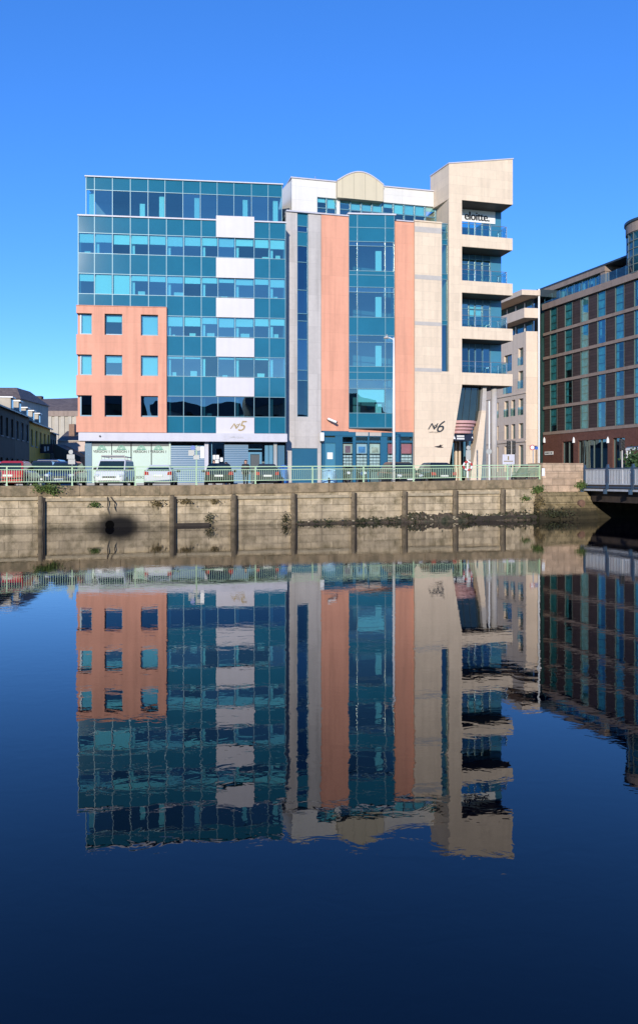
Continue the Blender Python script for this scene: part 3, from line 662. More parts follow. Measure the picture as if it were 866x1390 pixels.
s = MB(); s.box(FQ, UL, FQ.U(733), -1.4, 0, WATER-1, -.45); qw = s.build('ashlar_wall', M['quay'], T)
s = MB(); us = [UL, uA]+[uA+(uB-uA)*k/6 for k in range(1,7)]
random.seed(4)
cuts = [UL]; 
while cuts[-1] < uB+.2-1.9: cuts.append(cuts[-1]+1.9+random.random()*.3)
cuts[-1] = uB+.2
for a, b in zip(cuts[:-1], cuts[1:]):
    b2 = b-.012; ta, tb = cz(a), cz(b2); j = random.uniform(-.012,.012)
    s.hexa([QP(a,.09+j,ta-.55),QP(b2,.09+j,tb-.55),QP(b2,-.62,tb-.55),QP(a,-.62,ta-.55),QP(a,.09+j,ta+j),QP(b2,.09+j,tb+j),QP(b2,-.62,tb+j),QP(a,-.62,ta+j)])
s.build('coping', M['coping'], T, bevel=.02)
s = MB()
for i in range(len(us)-1):
    s.hexa([QP(us[i],0.001,-.451),QP(us[i+1],0.001,-.451),QP(us[i+1],-.6,-.451),QP(us[i],-.6,-.451),QP(us[i],0.001,cz(us[i])-.551),QP(us[i+1],0.001,cz(us[i+1])-.551),QP(us[i+1],-.6,cz(us[i+1])-.551),QP(us[i],-.6,cz(us[i])-.551)]) if cz(us[i+1]) > .12 else None
s.build('upper_course', M['quay'], T)
# soot stain on the wall round the outfall, in the wall's own coordinates
def add_stain():
    m = M['quay']; nt = m.node_tree; L = nt.links.new; b = [n for n in nt.nodes if n.type=='BSDF_PRINCIPLED'][0]
    src = b.inputs['Base Color'].links[0].from_socket
    c = QP(FQ.U(161), 0, WATER+.10)-T.location
    tc = nd(nt,'ShaderNodeTexCoord'); mp = nd(nt,'ShaderNodeMapping', vector_type='TEXTURE'); mp.inputs['Location'].default_value=c; mp.inputs['Rotation'].default_value=(0,0,FQ.th); mp.inputs['Scale'].default_value=(1.9,1.9,1.0)
    L(tc.outputs['Object'], mp.inputs['Vector'])
    ln = nd(nt,'ShaderNodeVectorMath', operation='LENGTH'); L(mp.outputs[0], ln.inputs[0])
    r = nd(nt,'ShaderNodeMapRange', interpolation_type='SMOOTHSTEP'); r.inputs['From Min'].default_value=1.0; r.inputs['From Max'].default_value=.30; r.inputs['To Max'].default_value=1.0; L(ln.outputs['Value'], r.inputs['Value'])
    mx = nd(nt,'ShaderNodeMix', data_type='RGBA'); L(r.outputs[0], mx.inputs[0]); L(src, mx.inputs[6]); mx.inputs[7].default_value=(.008,.007,.006,1); L(mx.outputs[2], b.inputs['Base Color'])
add_stain()
u = FQ.U(149); s = MB(); s.tube([QP(u,.012,WATER+.14),QP(u,-.1,WATER+.14)], .24, 16); s.build('outfall_pipe', M['hole'], T)
# fender posts and walings
posts = [(55,'lone timber fender post at the left end of the quay wall'),
 (233,'timber fender post on the quay wall below the silver hatchback'),
 (316,'timber fender post on the quay wall below the black hatchback with red lights'),
 (397,'timber fender post on the quay wall below the grey stone strip and blue garage door'),
 (478,'pale timber fender post on the quay wall below the shop with posters'),
 (547,'timber fender post on the quay wall just right of the tall lamp post'),
 (615.5,'mossy timber fender post on the quay wall below the slanted cream base'),
 (680,'dark mossy timber fender post on the quay wall nearest the sandstone pier')]
rnd = random.Random(11)
for px, lab in posts:
    u = FQ.U(px); top = cz(u)-.57; r = .13+.03*rnd.random()
    p = thing('fender_post', lab, 'timber post', QP(u,.16,WATER-1), 'timber fender posts along the quay wall')
    s = MB(); nseg = 9; ln = rnd.uniform(-.05,.05)
    pts = [QP(u+ln*(k/nseg-.5)+rnd.uniform(-.012,.012), .03+r+rnd.uniform(-.01,.012), WATER-1+(top-WATER+1)*k/nseg) for k in range(nseg+1)]
    s.tube(pts, [r*rnd.uniform(.93,1.08) for _ in pts[:-1]]+[r*.8], 9)
    s.build('post_shaft', M['timber'], p)
    s = MB(); s.box(FQ, u+r*.75, u+r*.75+.12, .012, .2, WATER-1, top-.05); s.build('side_strip', M['timber_dark'], p)  # dark strip down the right side of the post
    s = MB(); s.tube([QP(u-r-.02,.03+r,top-.35),QP(u+r+.02,.03+r,top-.35)], .03, 6); s.build('bolt', M['black'], p)
wal = [(-60,53,677,'timber waling left of the leftmost fender post'),(58,231,677.5,'long timber waling between the two leftmost fender posts'),
 (237,313,675,'timber waling under the coping below the black hatchback'),(320,394,675,'timber waling under the coping below the blue garage door'),
 (551,612,671,'bleached timber waling under the coping below the black cars'),(619,677,668.5,'bleached timber waling under the coping next to the sandstone pier'),
 (401,473,673.5,'timber waling under the coping below the shop with posters')]
for a, b, y, lab in wal:
    z = FQ.Z((a+b)/2, y); s = MB(); s.box(FQ, FQ.U(a), FQ.U(b), .006, .13, z-.09, z+.07); o = s.build('timber_waling', M['timber_rail'], bevel=.01); tag(o, lab, 'timber beam', 'timber walings between the fender posts')
# broken sticks by the stain, stump logs
s = MB(); u = FQ.U(149.5); s.tube([QP(u-.15,.2,-.5),QP(u-.12,.22,-.8),QP(u-.16,.18,-1.1),QP(u-.06,.12,-1.45)], [.03,.028,.025,.012], 7); o = s.build('broken_stake', M['timber_dark']); tag(o, 'thin broken stake hanging on the wall above the black stain, the straighter one', 'stake')
s = MB(); s.tube([QP(u+.02,.2,-.5),QP(u+.26,.2,-.85),QP(u+.22,.16,-1.05),QP(u+.30,.12,-1.3)], [.03,.03,.03,.012], 7); o = s.build('broken_stake', M['timber_dark']); tag(o, 'crooked broken stake bent to the right on the wall above the black stain', 'stake')
s = MB(); s.box(FQ, FQ.U(238), FQ.U(284), .01, .28, WATER-.1, WATER+.16); o = s.build('timber_baulk', M['timber_dark'], bevel=.03); tag(o, 'dark timber baulk at the waterline right of the second fender post', 'timber beam')
s = MB(); s.box(FQ, FQ.U(630), FQ.U(722), .3, .62, WATER-.1, WATER+.3); o = s.build('timber_baulk', M['timber_dark'], bevel=.04); tag(o, 'long dark timber baulk lying at the waterline beside the sandstone pier', 'timber beam')
# ------------------------------------------------------------------ green railing
T = thing('quay_railing', 'pale green metal railing along the top of the quay wall', 'railing', QP(0,-.15,.1))
pp = [FQ.U(p) for p in (9,98,184,267,347.5,425,494.5,562.5,627,690,734)]
d = pp[1]-pp[0]; pp = [pp[0]-3*d, pp[0]-2*d, pp[0]-d]+pp
H = 1.06
def hz(u): return 1.06 if u < uA else 1.06-.10*(u-uA)/(uB-uA)
for i, u in enumerate(pp):
    s = MB(); c = cz(u); s.box(FQ, u-.035, u+.035, -.18, -.11, c, c+hz(u)-.03); s.box(FQ, u-.07, u+.07, -.22, -.07, c-.0, c+.02); s.build('post', M['rail_green'], T)
def bar(z0, th, wd, nm):
    s = MB()
    for a, b in zip(pp[:-1], pp[1:]):
        za, zb = cz(a)+hz(a)*z0, cz(b)+hz(b)*z0
        s.hexa([QP(a,-.145+wd,za-th),QP(b,-.145+wd,zb-th),QP(b,-.145-wd,zb-th),QP(a,-.145-wd,za-th),QP(a,-.145+wd,za),QP(b,-.145+wd,zb),QP(b,-.145-wd,zb),QP(a,-.145-wd,za)])
    s.build(nm, M['rail_green'], T)
bar(1.0, .055, .035, 'top_rail'); bar(.83, .035, .018, 'middle_rail'); bar(.22, .035, .018, 'bottom_rail')
for a, b in zip(pp[:-1], pp[1:]):
    s = MB(); k = 27
    for i in range(1,k):
        u = a+(b-a)*i/k; c = cz(u); h = hz(u); s.box(FQ, u-.011, u+.011, -.155, -.135, c+h*.22-.01, c+h*.83-.036)
    s.build('bar_panel', M['rail_green'], T)
# ------------------------------------------------------------------ sandstone pier and bridge
T = thing('bridge_pier', 'sandstone bridge pier with an algae covered stepped base at the end of the railing', 'pier', QP(FQ.U(762),0,WATER-1))
uc0, uc1 = FQ.U(736.5,.12), FQ.U(792,.12)
s = MB(); z = -.40
hs = [.40,.40,.40,.38,.32]
rnd = random.Random(5)
for k, h in enumerate(hs):
    j = rnd.uniform(0,.012); s.box(FQ, uc0, uc1, -1.6, .12-.004*k+j, z, z+h-.006); z += h
s.build('pier_block', M['sandstone'], T, bevel=.012)
s = MB(); e0 = FQ.U(730,.5); e1 = FQ.U(806,.6)
def chamf(u0, u1, z0, z1, n, c, skew=0):
    s.add([QP(u0,n,z0),QP(u1,n,z0),QP(u1,-1.2,z0),QP(u0,-1.2,z0),QP(u0+skew,n-c,z1),QP(u1-c,n-c,z1),QP(u1,-1.2,z1),QP(u0+skew,-1.2,z1)],[[3,2,1,0],[4,5,6,7],[0,1,5,4],[1,2,6,5],[2,3,7,6],[3,0,4,7]])
chamf(e0, e1, -1.25, -.41, .62, .30, .25)
chamf(e0-.15, e1+.35, WATER-1, -1.253, 1.0, .28, .2)
s.build('pier_base', M['pier_base'], T, bevel=.05)
u = FQ.U(789,.7); s = MB(); s.tube([QP(u,.60,-1.15),QP(u,.80,-1.15)], .24, 18); s.build('tie_plate', pm('rusty_iron', (.16,.09,.06), .9, .3, 5), T)
s = MB(); s.box(FQ, FQ.U(735.5,.15), FQ.U(739.5,.15), .14, .15, FQ.Z(737,646), FQ.Z(737,635.5)); o = s.build('notice_plate', M['white']); tag(o, 'small white notice fixed to the left edge of the sandstone pier', 'notice')
T = thing('road_bridge', 'dark girder bridge with white railing panels between blue posts at the right edge', 'bridge', QP(FQ.U(810),10,WATER))
M['bridge_blue'] = pm('dark_blue_paint', (.035,.075,.13), .5, .15, 3, dirt=(.08,.05,.03), dirt_amt=.4)
M['bridge_white'] = pm('bridge_white_paint', (.46,.48,.50), .5, .08, 5, streak=.2)
M['girder'] = pm('dark_girder', (.045,.032,.024), .8, .3, 2, streak=.3)
ub = FQ.U(793,.12)
s = MB(); s.box(FQ, ub, ub+16, -1.2, 49, -.32, .12); s.build('bridge_deck', M['girder'], T)
s = MB()
for k in range(5): s.box(FQ, ub+.5+k*3.6, ub+.9+k*3.6, .2, 49, -1.05, -.321)
for k in range(20): s.box(FQ, ub+.91, ub+14.9, .7+k*2.4, .9+k*2.4, -.75, -.322)
s.build('girder', M['girder'], T)
s = MB(); s.box(FQ, ub-.05, ub+.12, -.4, 49, -.14, -.02); s.build('fascia_beam', M['bridge_blue'], T)
s = MB(); s.box(FQ, ub-.02, ub+.1, -.4, 49, -.33, -.20); s.build('pale_flange', M['bridge_white'], T)
ns = [.15+2.35*k for k in range(21)]
for k, n in enumerate(ns):
    s = MB(); s.box(FQ, ub-.09, ub+.09, n-.09, n+.09, -.2, 1.22); s.box(FQ, ub-.06, ub+.06, n-.06, n+.06, 1.22, 1.38); s.box(FQ, ub-.32, ub-.09, n-.05, n+.05, -.5, -.2); s.build('bridge_post', M['bridge_blue'], T)
    if k < 20:
        s = MB(); a, b = n+.1, ns[k+1]-.1; kk = 15
        for i in range(kk): q = a+(b-a)*(i+.5)/kk; s.box(FQ, ub-.02, ub+.02, q-.03, q+.03, .16, 1.02)
        s.box(FQ, ub-.03, ub+.03, a, b, 1.021, 1.08); s.box(FQ, ub-.03, ub+.03, a, b, .08, .159)
        s.build('railing_panel', M['bridge_white'], T)
s = MB(); s.box(FQ, ub-.06, ub+.06, .25, 49, 1.09, 1.16); s.build('bridge_handrail', M['bridge_blue'], T)
# ================================================================== dark hotel
M['hotel_dark'] = stone('dark_timber_cladding', (.062,.042,.038), FH.th, 3.0, .34, joint=.55, jw=.03, var=.15, streak=.1, bump=.5, rough=.6)
M['hotel_band'] = pm('tan_stone_band', (.30,.225,.18), .8, .1, 1.5, streak=.2)
M['hotel_brick'] = stone('red_brick', (.16,.072,.052), FH.th, .24, .085, joint=.75, jw=.012, var=.15, bump=.2)
M['hotel_glass'] = glass('hotel_glass', (.45,.78,.76), .15, (.5,.8,.9), wob=.006)
M['hotel_frame'] = pm('hotel_window_frame', (.12,.15,.13), .5, .1, 3)
M['curtain_sky_fill'] = pm('teal_sky_curtain', (.20,.40,.44), .8, .45, 1.5)  # teal of mirrored sky put into the sheets behind the glass
def hotel():
    T = thing('hotel_building', 'dark brown slatted hotel block with tall teal windows behind the bridge', 'hotel', FH.p(10,-8,0))
    F = FH; U = F.U
    zb = [EYE+(HZ-y)*.0935 for y in (590.5,556,522.6,488.5,456,421)]; ztop = zb[-1]
    cols = [(746.6,757),(767,776.8),(788,798.9),(811,822.2),(835,847.6)]
    cu = [(U(a),U(b)) for a,b in cols]; w = sum(b-a for a,b in cu)/5; pit = (cu[-1][0]-cu[0][0])/4
    cu = [(cu[0][0]+pit*k, cu[0][0]+pit*k+w) for k in range(9)]
    u1 = cu[-1][1]+1.5
    holes = [(a,b,zb[r]+.38,zb[r+1]-.02) for r in range(5) for a,b in cu]
    s = MB(); s.wall(F, 0, u1, zb[0], ztop, -.4, 0, holes); s.build('slatted_wall', M['hotel_dark'], T)
    s = MB(); s.box(F, 0, u1, -22, -4, .1, ztop); s.build('interior_wall', M['interior'], T)
    for r in range(6):
        s = MB(); s.box(F, -.1, u1, 0 if r < 5 else -1, .14 if r < 5 else .3, zb[r], zb[r]+(.36 if r < 5 else .75)); s.build('stone_band', M['hotel_band'], T)
        s = MB(); s.box(F, .1, u1, -4, -.45, zb[r]-.2, zb[r]+.15); s.build('floor_slab', M['interior_floor'], T)
    rnd = random.Random(9)
    for r in range(5):
        for a, b in cu:
            z0, z1 = zb[r]+.38, zb[r+1]-.02
            o = window(F, a+.04, b-.04, -.05, z0+.03, z1-.03, T, 'hotel_glass', 0)
            s = MB(); s.box(F, a, a+.06, -.18, .03, z0, z1); s.box(F, b-.06, b, -.18, .03, z0, z1)
            for k in (1,2): zz = z0+(z1-z0)*k/3; s.box(F, a+.061, b-.061, -.16, -.06, zz-.035, zz+.035)
            s.build('window_frame', M['hotel_frame'], o)
            s = MB(); q = a+.1+rnd.random()*.3; full = rnd.random() < (.8 if a < 9 else .3); s.box(F, a+.08 if full else q, b-.08 if full else q+.35, -.17, -.14, z0+(rnd.random()*.9 if rnd.random() < .4 else 0), z1); s.build('curtain_sky_fill', M['curtain_sky_fill'], o)  # full-width sheets stand in for sky mirrored in the glass; narrow ones are curtains
    # brick ground floor
    lo = [(764,779),(785.5,825.5),(832.5,848.8)]
    zt = EYE+(HZ-597.3)/FOC*93
    holes = [(U(a),U(b),.3,zt) for a,b in lo]
    s = MB(); s.wall(F, -.2, u1, .1, zb[0]-.001, -.5, .08, holes); s.build('brick_wall', M['hotel_brick'], T)
    for a, b in lo:
        k = max(2, round((U(b)-U(a))/1.5)); q = (U(b)-U(a))/k
        for i in range(k):
            o = window(F, U(a)+i*q+.05, U(a)+(i+1)*q-.05, -.2, .32, zt-.03, T, 'glass_dark')
            s = MB(); s.box(F, U(a)+i*q-.05+.05*(i==0), U(a)+i*q+.05, -.25, -.1, .3, zt); s.build('window_frame', M['hotel_frame'], o)
    for px in (740.5,780.6,827):
        s = MB(); u = U(px); z = EYE+(HZ-597)/FOC*(F.y+F.s*u); q = F.p(u,.2,z); s.tube([q+Vector((0,0,-.35)),q+Vector((0,0,.1)),q+Vector((0,0,.35))], [.16,.14,.03], 10); s.build('wall_lamp', M['white'], T)
    # end wall strip: dark recess and green glass stair
    s = MB(); s.box(F, -.9, -.11, -3, -.1, 0, ztop+1); s.build('stair_glass', pm('green_glass_stair', (.05,.12,.10), .1, .2, .6, spec=.7), T)
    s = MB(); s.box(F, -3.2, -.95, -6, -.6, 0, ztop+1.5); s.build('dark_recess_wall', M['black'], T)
    # set-back glazed top floor
    n = -1.6; a, b = U(752,n), U(819,n); zr = F.Z(752,387,n); z0 = ztop+.75
    k = 14; q = (b-a)/k
    for i in range(k):
        window(F, a+i*q+.03, a+(i+1)*q-.03, n, z0, zr-.75, T, 'hotel_glass', [.3,0,1,.5,0,1,0,.6,1,0,.4,1,0,.7][i])  # pale blinds added to brighten the glass where it would mirror sky
        if i % 2 == 0: s = MB(); s.box(F, a+i*q-.06, a+i*q+.06, n-.1, n+.06, z0, zr-.75); s.build('glazing_bar', M['hotel_frame'], T)
    s = MB(); s.box(F, a, b, -9, n-1.5, z0, zr-.75); s.build('interior_wall', M['interior_floor'], T)
    s = MB(); s.box(F, U(733,n), a, -9, n+.1, z0, zr-.75); s.build('grey_wall', M['roof_grey'], T)
    s = MB(); s.box(F, U(733,n), b+.9, -9, n+.5, zr-.75, zr-.12); s.box(F, b, b+.8, n-.2, n+.4, z0, zr-.75); s.build('tan_frame', M['hotel_band'], T)
    s = MB(); s.box(F, U(733,n), u1, -9.2, n+.55, zr-.119, zr+.08); s.build('dark_roof', M['dark_frame'], T)
    s = MB(); s.box(F, b+.9, u1, -9, -4.6, z0, zr-.12); s.build('dark_upper_wall', M['hotel_dark'], T)
    s = MB(); s.box(F, U(740), u1, .1, .115, z0, z0+1.05); s.build('glass_balustrade', M['glass_clear'], T)
    s = MB()
    for i in range(17): s.box(F, U(740)+i*1.5, U(740)+i*1.5+.06, .04, .09, z0, z0+1.1)
    s.build('balustrade_post', M['steel'], T)
    # round glass tower
    uc = U(890,-2.6); x, y = F.xy(uc, -2.6); r = 2.9; zt = EYE+(HZ-318)/FOC*y
    s = MB(); s.cyl(x, y, r, z0, zt, 40); s.build('round_tower_glass', M['teal_glass_solid'], T, smooth=True, weld=False)
    s = MB()
    for i in range(6): z = z0+(zt-z0)*i/5; s.cyl(x, y, r+.05, z-.05, z+.05, 40)
    for i in range(20):
        t = 2*math.pi*i/20; s.tube([(x+(r+.02)*math.cos(t),y+(r+.02)*math.sin(t),z0),(x+(r+.02)*math.cos(t),y+(r+.02)*math.sin(t),zt)], .05, 5)
    s.build('round_tower_bar', M['hotel_frame'], T)
    s = MB(); s.cyl(x, y, r+.15, zt+.05, zt+1.1, 40); s.build('round_tower_cap', M['hotel_band'], T)
    s = MB(); s.cyl(x, y, r+.3, zt+1.1, zt+1.35, 40); s.build('round_tower_roof', M['dark_frame'], T)
M['teal_glass_solid'] = pm('tower_glass', (.012,.075,.12), .04, .2, .4, spec=.9)
hotel()
s = MB(); z = EYE+(HZ-617)/FOC*99; s.box(FH, FH.U(741), FH.U(752.5), .16, .2, z, z+.42); o = s.build('wall_sign', M['white']); tag(o, 'long white sign on the brick wall of the dark hotel', 'sign')
o2 = o
rnd = random.Random(2); s = MB(); u = FH.U(742)
while u < FH.U(751.5): s.box(FH, u, u+.12+.1*rnd.random(), .2, .205, z+.12, z+.3); u += .3
s.build('sign_lettering', M['ink'], o2)
# white pergola on the hotel terrace
T = thing('terrace_pergola', 'white framed pergola on the hotel terrace at the right edge', 'pergola', FH.p(FH.U(860),3.5,.1))
for px, n in ((851,4),(868,4),(855,1.5),(878,1.5)):
    u = FH.U(px,n); s = MB(); s.box(FH, u-.07, u+.07, n-.07, n+.07, .0, 3.5); s.build('post', M['white'], T)
s = MB(); s.box(FH, FH.U(851,4)-.1, FH.U(880,4)+6, 3.9, 4.1, 3.3, 3.55); s.box(FH, FH.U(851,4)-.1, FH.U(851,4)+.1, 1.2, 3.9, 3.3, 3.55); s.build('beam', M['white'], T)
s = MB(); s.box(FH, FH.U(851,4), FH.U(880,4)+6, 1.3, 4.0, 3.56, 3.66); s.build('canopy_roof', M['teal_paint'], T)
# ================================================================== cream block
M['cream2'] = stone('cream_render', (.70,.56,.43), FC_.th, 6, 3.2, joint=.8, jw=.02, var=.05, streak=.12, bump=.05, offs=0)
M['win_grey'] = pm('grey_window_frame', (.2,.21,.22), .5, .05, 3)
def cream_block():
    F = FC_
    T = thing('apartment_building', 'cream rendered apartment block between the balcony office and the dark hotel', 'apartment building', F.p(-8,-5,0))
    U = F.U
    def z(y): return EYE+(HZ-y)*.0911
    zw = z(452)
    G = Frame(F.x, F.y, R(6)); wd = G.U(731)
    cols = [(704,710.2),(694,699.3),(684.6,690.2),(674.4,676.6)]
    rows = [(541,563.5),(574.5,595),(604,640)]
    holes = [(U(a),U(b),z(d),z(c)) for a,b in cols for c,d in rows]+[(U(703.6),U(710.2),z(496),z(472.4)),(U(703.6),U(710.2),z(527.5),z(503.5)),(U(684),U(694.5),z(500),z(477)),(U(684),U(694.5),z(531),z(508))]
    holes = [h for h in holes]
    s = MB(); s.wall(F, -30, 0, 0, zw, -.5, 0, holes); s.build('side_wall', M['cream2'], T)
    s = MB(); zd = EYE+(HZ-598.5)*.0905
    s.wall(G, 0.001, wd, 0, zw, -.5, 0, [(G.U(716),G.U(729),-.01,zd-.6)]); s.build('end_wall', M['cream2'], T)
    s = MB(); c = [F.xy(-30,-.9), F.xy(-.6,-.9), G.xy(wd-.1,-.6), G.xy(wd-.1,-20), F.xy(-30,-12)]; s.vprism(c, 0, zw); s.build('inner_wall', M['cream2'], T)
    for i, h in enumerate(holes):
        o = window(F, h[0]+.04, h[1]-.04, -.3, h[2]+.03, h[3]-.03, T, 'glass_dark')
        s = MB(); s.wall(F, h[0]+.01, h[1]-.01, h[2]+.01, h[3]-.01, -.36, -.26, [(h[0]+.08,(h[0]+h[1])/2-.03,h[2]+.08,h[3]-.08),((h[0]+h[1])/2+.03,h[1]-.08,h[2]+.08,h[3]-.08)]); s.build('window_frame', M['win_grey'], o)
        if h[3]-h[2] > 1.9 and h[2] > 8: s = MB(); s.box(F, h[0]-.05, h[1]+.05, .04, .07, h[2]+.05, h[2]+1.0); s.build('juliet_balcony', M['glass_clear'], o)
    s = MB(); s.box(F, -30, .04, .003, .1, z(535), z(533.6)); s.box(F, -30, .04, .003, .12, z(600), z(598)); s.build('string_course', M['cream2'], T)
    # stepped loggias
    for y0, y1, e in ((421.5,434.5,.4),(398,405,.9)):
        s = MB(); a = [F.xy(-30,e), F.xy(e*.6,e), G.xy(wd,e*.6), G.xy(wd,-18), F.xy(-30,-12)]; s.vprism(a, z(y1), z(y0)); s.build('loggia_slab', M['cream2'], T)
    s = MB(); a = [F.xy(-30,-1.3), F.xy(-1,-1.3), G.xy(wd-.1,-1.3), G.xy(wd-.1,-18), F.xy(-30,-12)]; s.vprism(a, zw, z(405)); s.build('loggia_wall', M['dark_frame'], T)
    for y0, y1 in ((437,451),(408,421)):
        for k in range(9):
            window(F, -1.9-k*2.1, -.5-k*2.1-.1, -1.25, z(y1), z(y0), T, 'hotel_glass')
            s = MB(); s.box(F, -2.4-k*2.1, -2.25-k*2.1, -1.28, -1.2, z(y1), z(y0)); s.build('loggia_post', M['white'], T)
    s = MB(); s.box(F, -6, -2, -6, -3, z(398), z(398)+.9); s.build('roof_plant', M['dark_frame'], T)
    s = MB(); s.prism(G, [(G.U(716.3),0.02),(G.U(728),.02),(G.U(716.3),zd-.7)], -.45, -.05); s.build('splayed_wall', M['cream2'], T)
    x, y = G.xy(G.U(730.3),.3); s = MB(); s.cyl(x, y, .12, 0, z(396), 10); s.build('downpipe', M['white'], T)
cream_block()
# ================================================================== side street on the left
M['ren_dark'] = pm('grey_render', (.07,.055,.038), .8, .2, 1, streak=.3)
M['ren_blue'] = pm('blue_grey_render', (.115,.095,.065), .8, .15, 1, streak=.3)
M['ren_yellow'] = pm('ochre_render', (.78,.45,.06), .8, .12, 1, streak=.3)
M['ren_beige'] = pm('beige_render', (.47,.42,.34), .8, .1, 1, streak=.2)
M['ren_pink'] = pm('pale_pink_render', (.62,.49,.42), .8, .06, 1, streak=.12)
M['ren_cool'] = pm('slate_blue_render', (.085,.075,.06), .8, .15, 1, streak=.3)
def slate(nm, th, col): return stone(nm, col, th, .5, .3, joint=.7, jw=.02, var=.2, bump=.4, rough=.7)
M['slate'] = slate('slate_roof', FT.th, (.12,.105,.10)); M['slate2'] = slate('brown_slate_roof', 0, (.17,.13,.11))
def terrace(name, label, u0, u1, ze, rise, wm, nw, group, extra=None):
    F = FT; T = thing(name, label, 'house', F.p((u0+u1)/2,-4,0), group)
    holes = []; w = (u1-u0)/nw
    for i in range(nw):
        a = u0+(i+.28)*w; b = u0+(i+.72)*w
        holes += [(a,b,.3,2.6),(a,b,ze-2.9,ze-.9)]
        if ze > 7: holes.append((a,b,ze-3.9-.0,ze-3.2)) if False else None
    s = MB(); s.wall(F, u0, u1-.02, 0, ze, -.4, 0, holes); s.build('wall', M[wm], T)
    s = MB(); s.box(F, u0, u1-.02, -8, -.8, 0, ze-.05); s.build('inner_wall', M['black'], T)
    for h in holes:
        o = window(F, h[0], h[1], -.2, h[2], h[3], T, 'glass_dark')
        s = MB(); s.wall(F, h[0], h[1], h[2], h[3], -.24, -.16, [(h[0]+.07,h[1]-.07,h[2]+.07,(h[2]+h[3])/2-.03),(h[0]+.07,h[1]-.07,(h[2]+h[3])/2+.03,h[3]-.07)]); s.build('window_frame', M['white'] if wm != 'ren_dark' else M['win_grey'], o)
        s = MB(); s.box(F, h[0]-.1, h[1]+.1, .0, .1, h[2]-.12, h[2]-.002); s.build('sill', M['kerb'], o)
    s = MB(); e = .3
    s.add([F.p(u0,e,ze),F.p(u1-.02,e,ze),F.p(u1-.02,-4.2,ze+rise),F.p(u0,-4.2,ze+rise),F.p(u1-.02,-8.3,ze),F.p(u0,-8.3,ze)],[[0,1,2,3],[3,2,4,5],[0,3,5],[1,4,2],[0,5,4,1]])
    rf = s.build('roof', M['slate'], T)
    s = MB(); s.box(F, u0, u1-.02, e-.02, e+.1, ze-.12, ze+.03); s.build('gutter', M['win_grey'], T)
    if name != 'corner_house':
        s = MB(); s.box(F, u1-1.1, u1-.2, -4.7, -3.7, ze+rise-.4, ze+rise+1.1); s.build('chimney', M['ren_beige'], rf)
    return T, rf
G5 = 'terrace houses on the shaded side street'
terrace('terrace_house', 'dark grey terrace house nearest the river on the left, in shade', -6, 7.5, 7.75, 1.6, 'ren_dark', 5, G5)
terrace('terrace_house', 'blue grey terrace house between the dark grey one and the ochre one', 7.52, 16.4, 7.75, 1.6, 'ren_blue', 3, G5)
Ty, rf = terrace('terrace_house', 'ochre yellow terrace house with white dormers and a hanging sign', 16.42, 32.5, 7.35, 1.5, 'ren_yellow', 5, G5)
for k in range(5):
    u = 11+k*4.6; z = 7.8 if u > 16 else 8.2
    s = MB(); s.box(FT, u, u+1.5, -3.4, -1.1, z, z+1.45); d = s.build('dormer', M['ren_beige'], Ty)
    s = MB(); s.box(FT, u+.25, u+1.25, -1.1, -1.04, z+.3, z+1.25); s.build('dormer_window', M['teal_glass_solid'], d)
    s = MB(); s.box(FT, u-.15, u+1.65, -3.4, -.85, z+1.45, z+1.58); s.build('dormer_roof', M['white'], d)
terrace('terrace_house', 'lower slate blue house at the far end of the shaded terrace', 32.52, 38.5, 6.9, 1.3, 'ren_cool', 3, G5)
u = 24; s = MB(); s.box(FT, u, u+.15, .02, 1.6, 3.7, 4.9); o = s.build('hanging_sign', M['navy']); tag(o, 'dark blue hanging sign on the front of the ochre house', 'sign')
s = MB(); s.box(FT, u-.012, u, .5, .75, 3.95, 4.6); s.box(FT, u-.012, u, .9, 1.1, 4.05, 4.6); s.build('sign_lettering', M['white'], o)
# tall rendered house behind the terrace
T = thing('gable_house', 'tall beige rendered house rising behind the dark terrace roofs', 'house', (-46,107,0))
s = MB(); s.wbox(-56, P(27,0,105).x, 105, 116, 0, P(0,541.5,105).z); s.build('wall', M['ren_beige'], T)
s = MB(); z0, z1 = P(0,541.4,105).z, P(0,526,108).z; xe = P(27.5,0,105).x
s.add([(-56,104.7,z0),(xe+.2,104.7,z0),(xe+.2,116.2,z0),(-56,116.2,z0),(-56,108,z1),(xe-1.6,108,z1),(xe-1.6,113,z1),(-56,113,z1)],[[3,2,1,0],[4,5,6,7],[0,1,5,4],[1,2,6,5],[2,3,7,6],[3,0,4,7]]); s.build('roof', M['slate2'], T)
# long warehouse closing the street
T = thing('warehouse', 'long beige warehouse with pilasters and a big brown slate roof closing the street', 'warehouse', (-48,156,0))
Y = 150; xa, xb = P(22,0,Y).x, P(135,0,Y).x; ze = P(0,562,Y).z
s = MB(); s.wbox(xa, xb, Y, Y+24, 0, ze); s.build('wall', M['ren_beige'], T)
for px in (58,68,77,85.5,95,104,113): x = P(px,0,Y).x; s = MB(); s.wbox(x-.35, x+.35, Y-.2, Y, 0, ze-.4); s.build('pilaster', M['ren_beige'], T)
s = MB(); s.wbox(xa, xb, Y-.3, Y, ze-.39, ze+.6); s.build('parapet', M['hotel_band'], T)
s = MB(); zr = P(0,541,Y+10).z; s.add([(xa,Y,ze+.5),(xb,Y,ze+.5),(xb,Y+10,zr+.4),(xa,Y+10,zr-.1),(xb,Y+24,ze),(xa,Y+24,ze)],[[0,1,2,3],[3,2,4,5],[0,3,5],[1,4,2]]); rf = s.build('roof', M['slate2'], T)
s = MB(); x = P(53,0,Y+10).x; s.wbox(x-.7, x+.7, Y+9.4, Y+10.6, zr-.6, zr+.5); s.build('chimney', M['ren_dark'], rf)
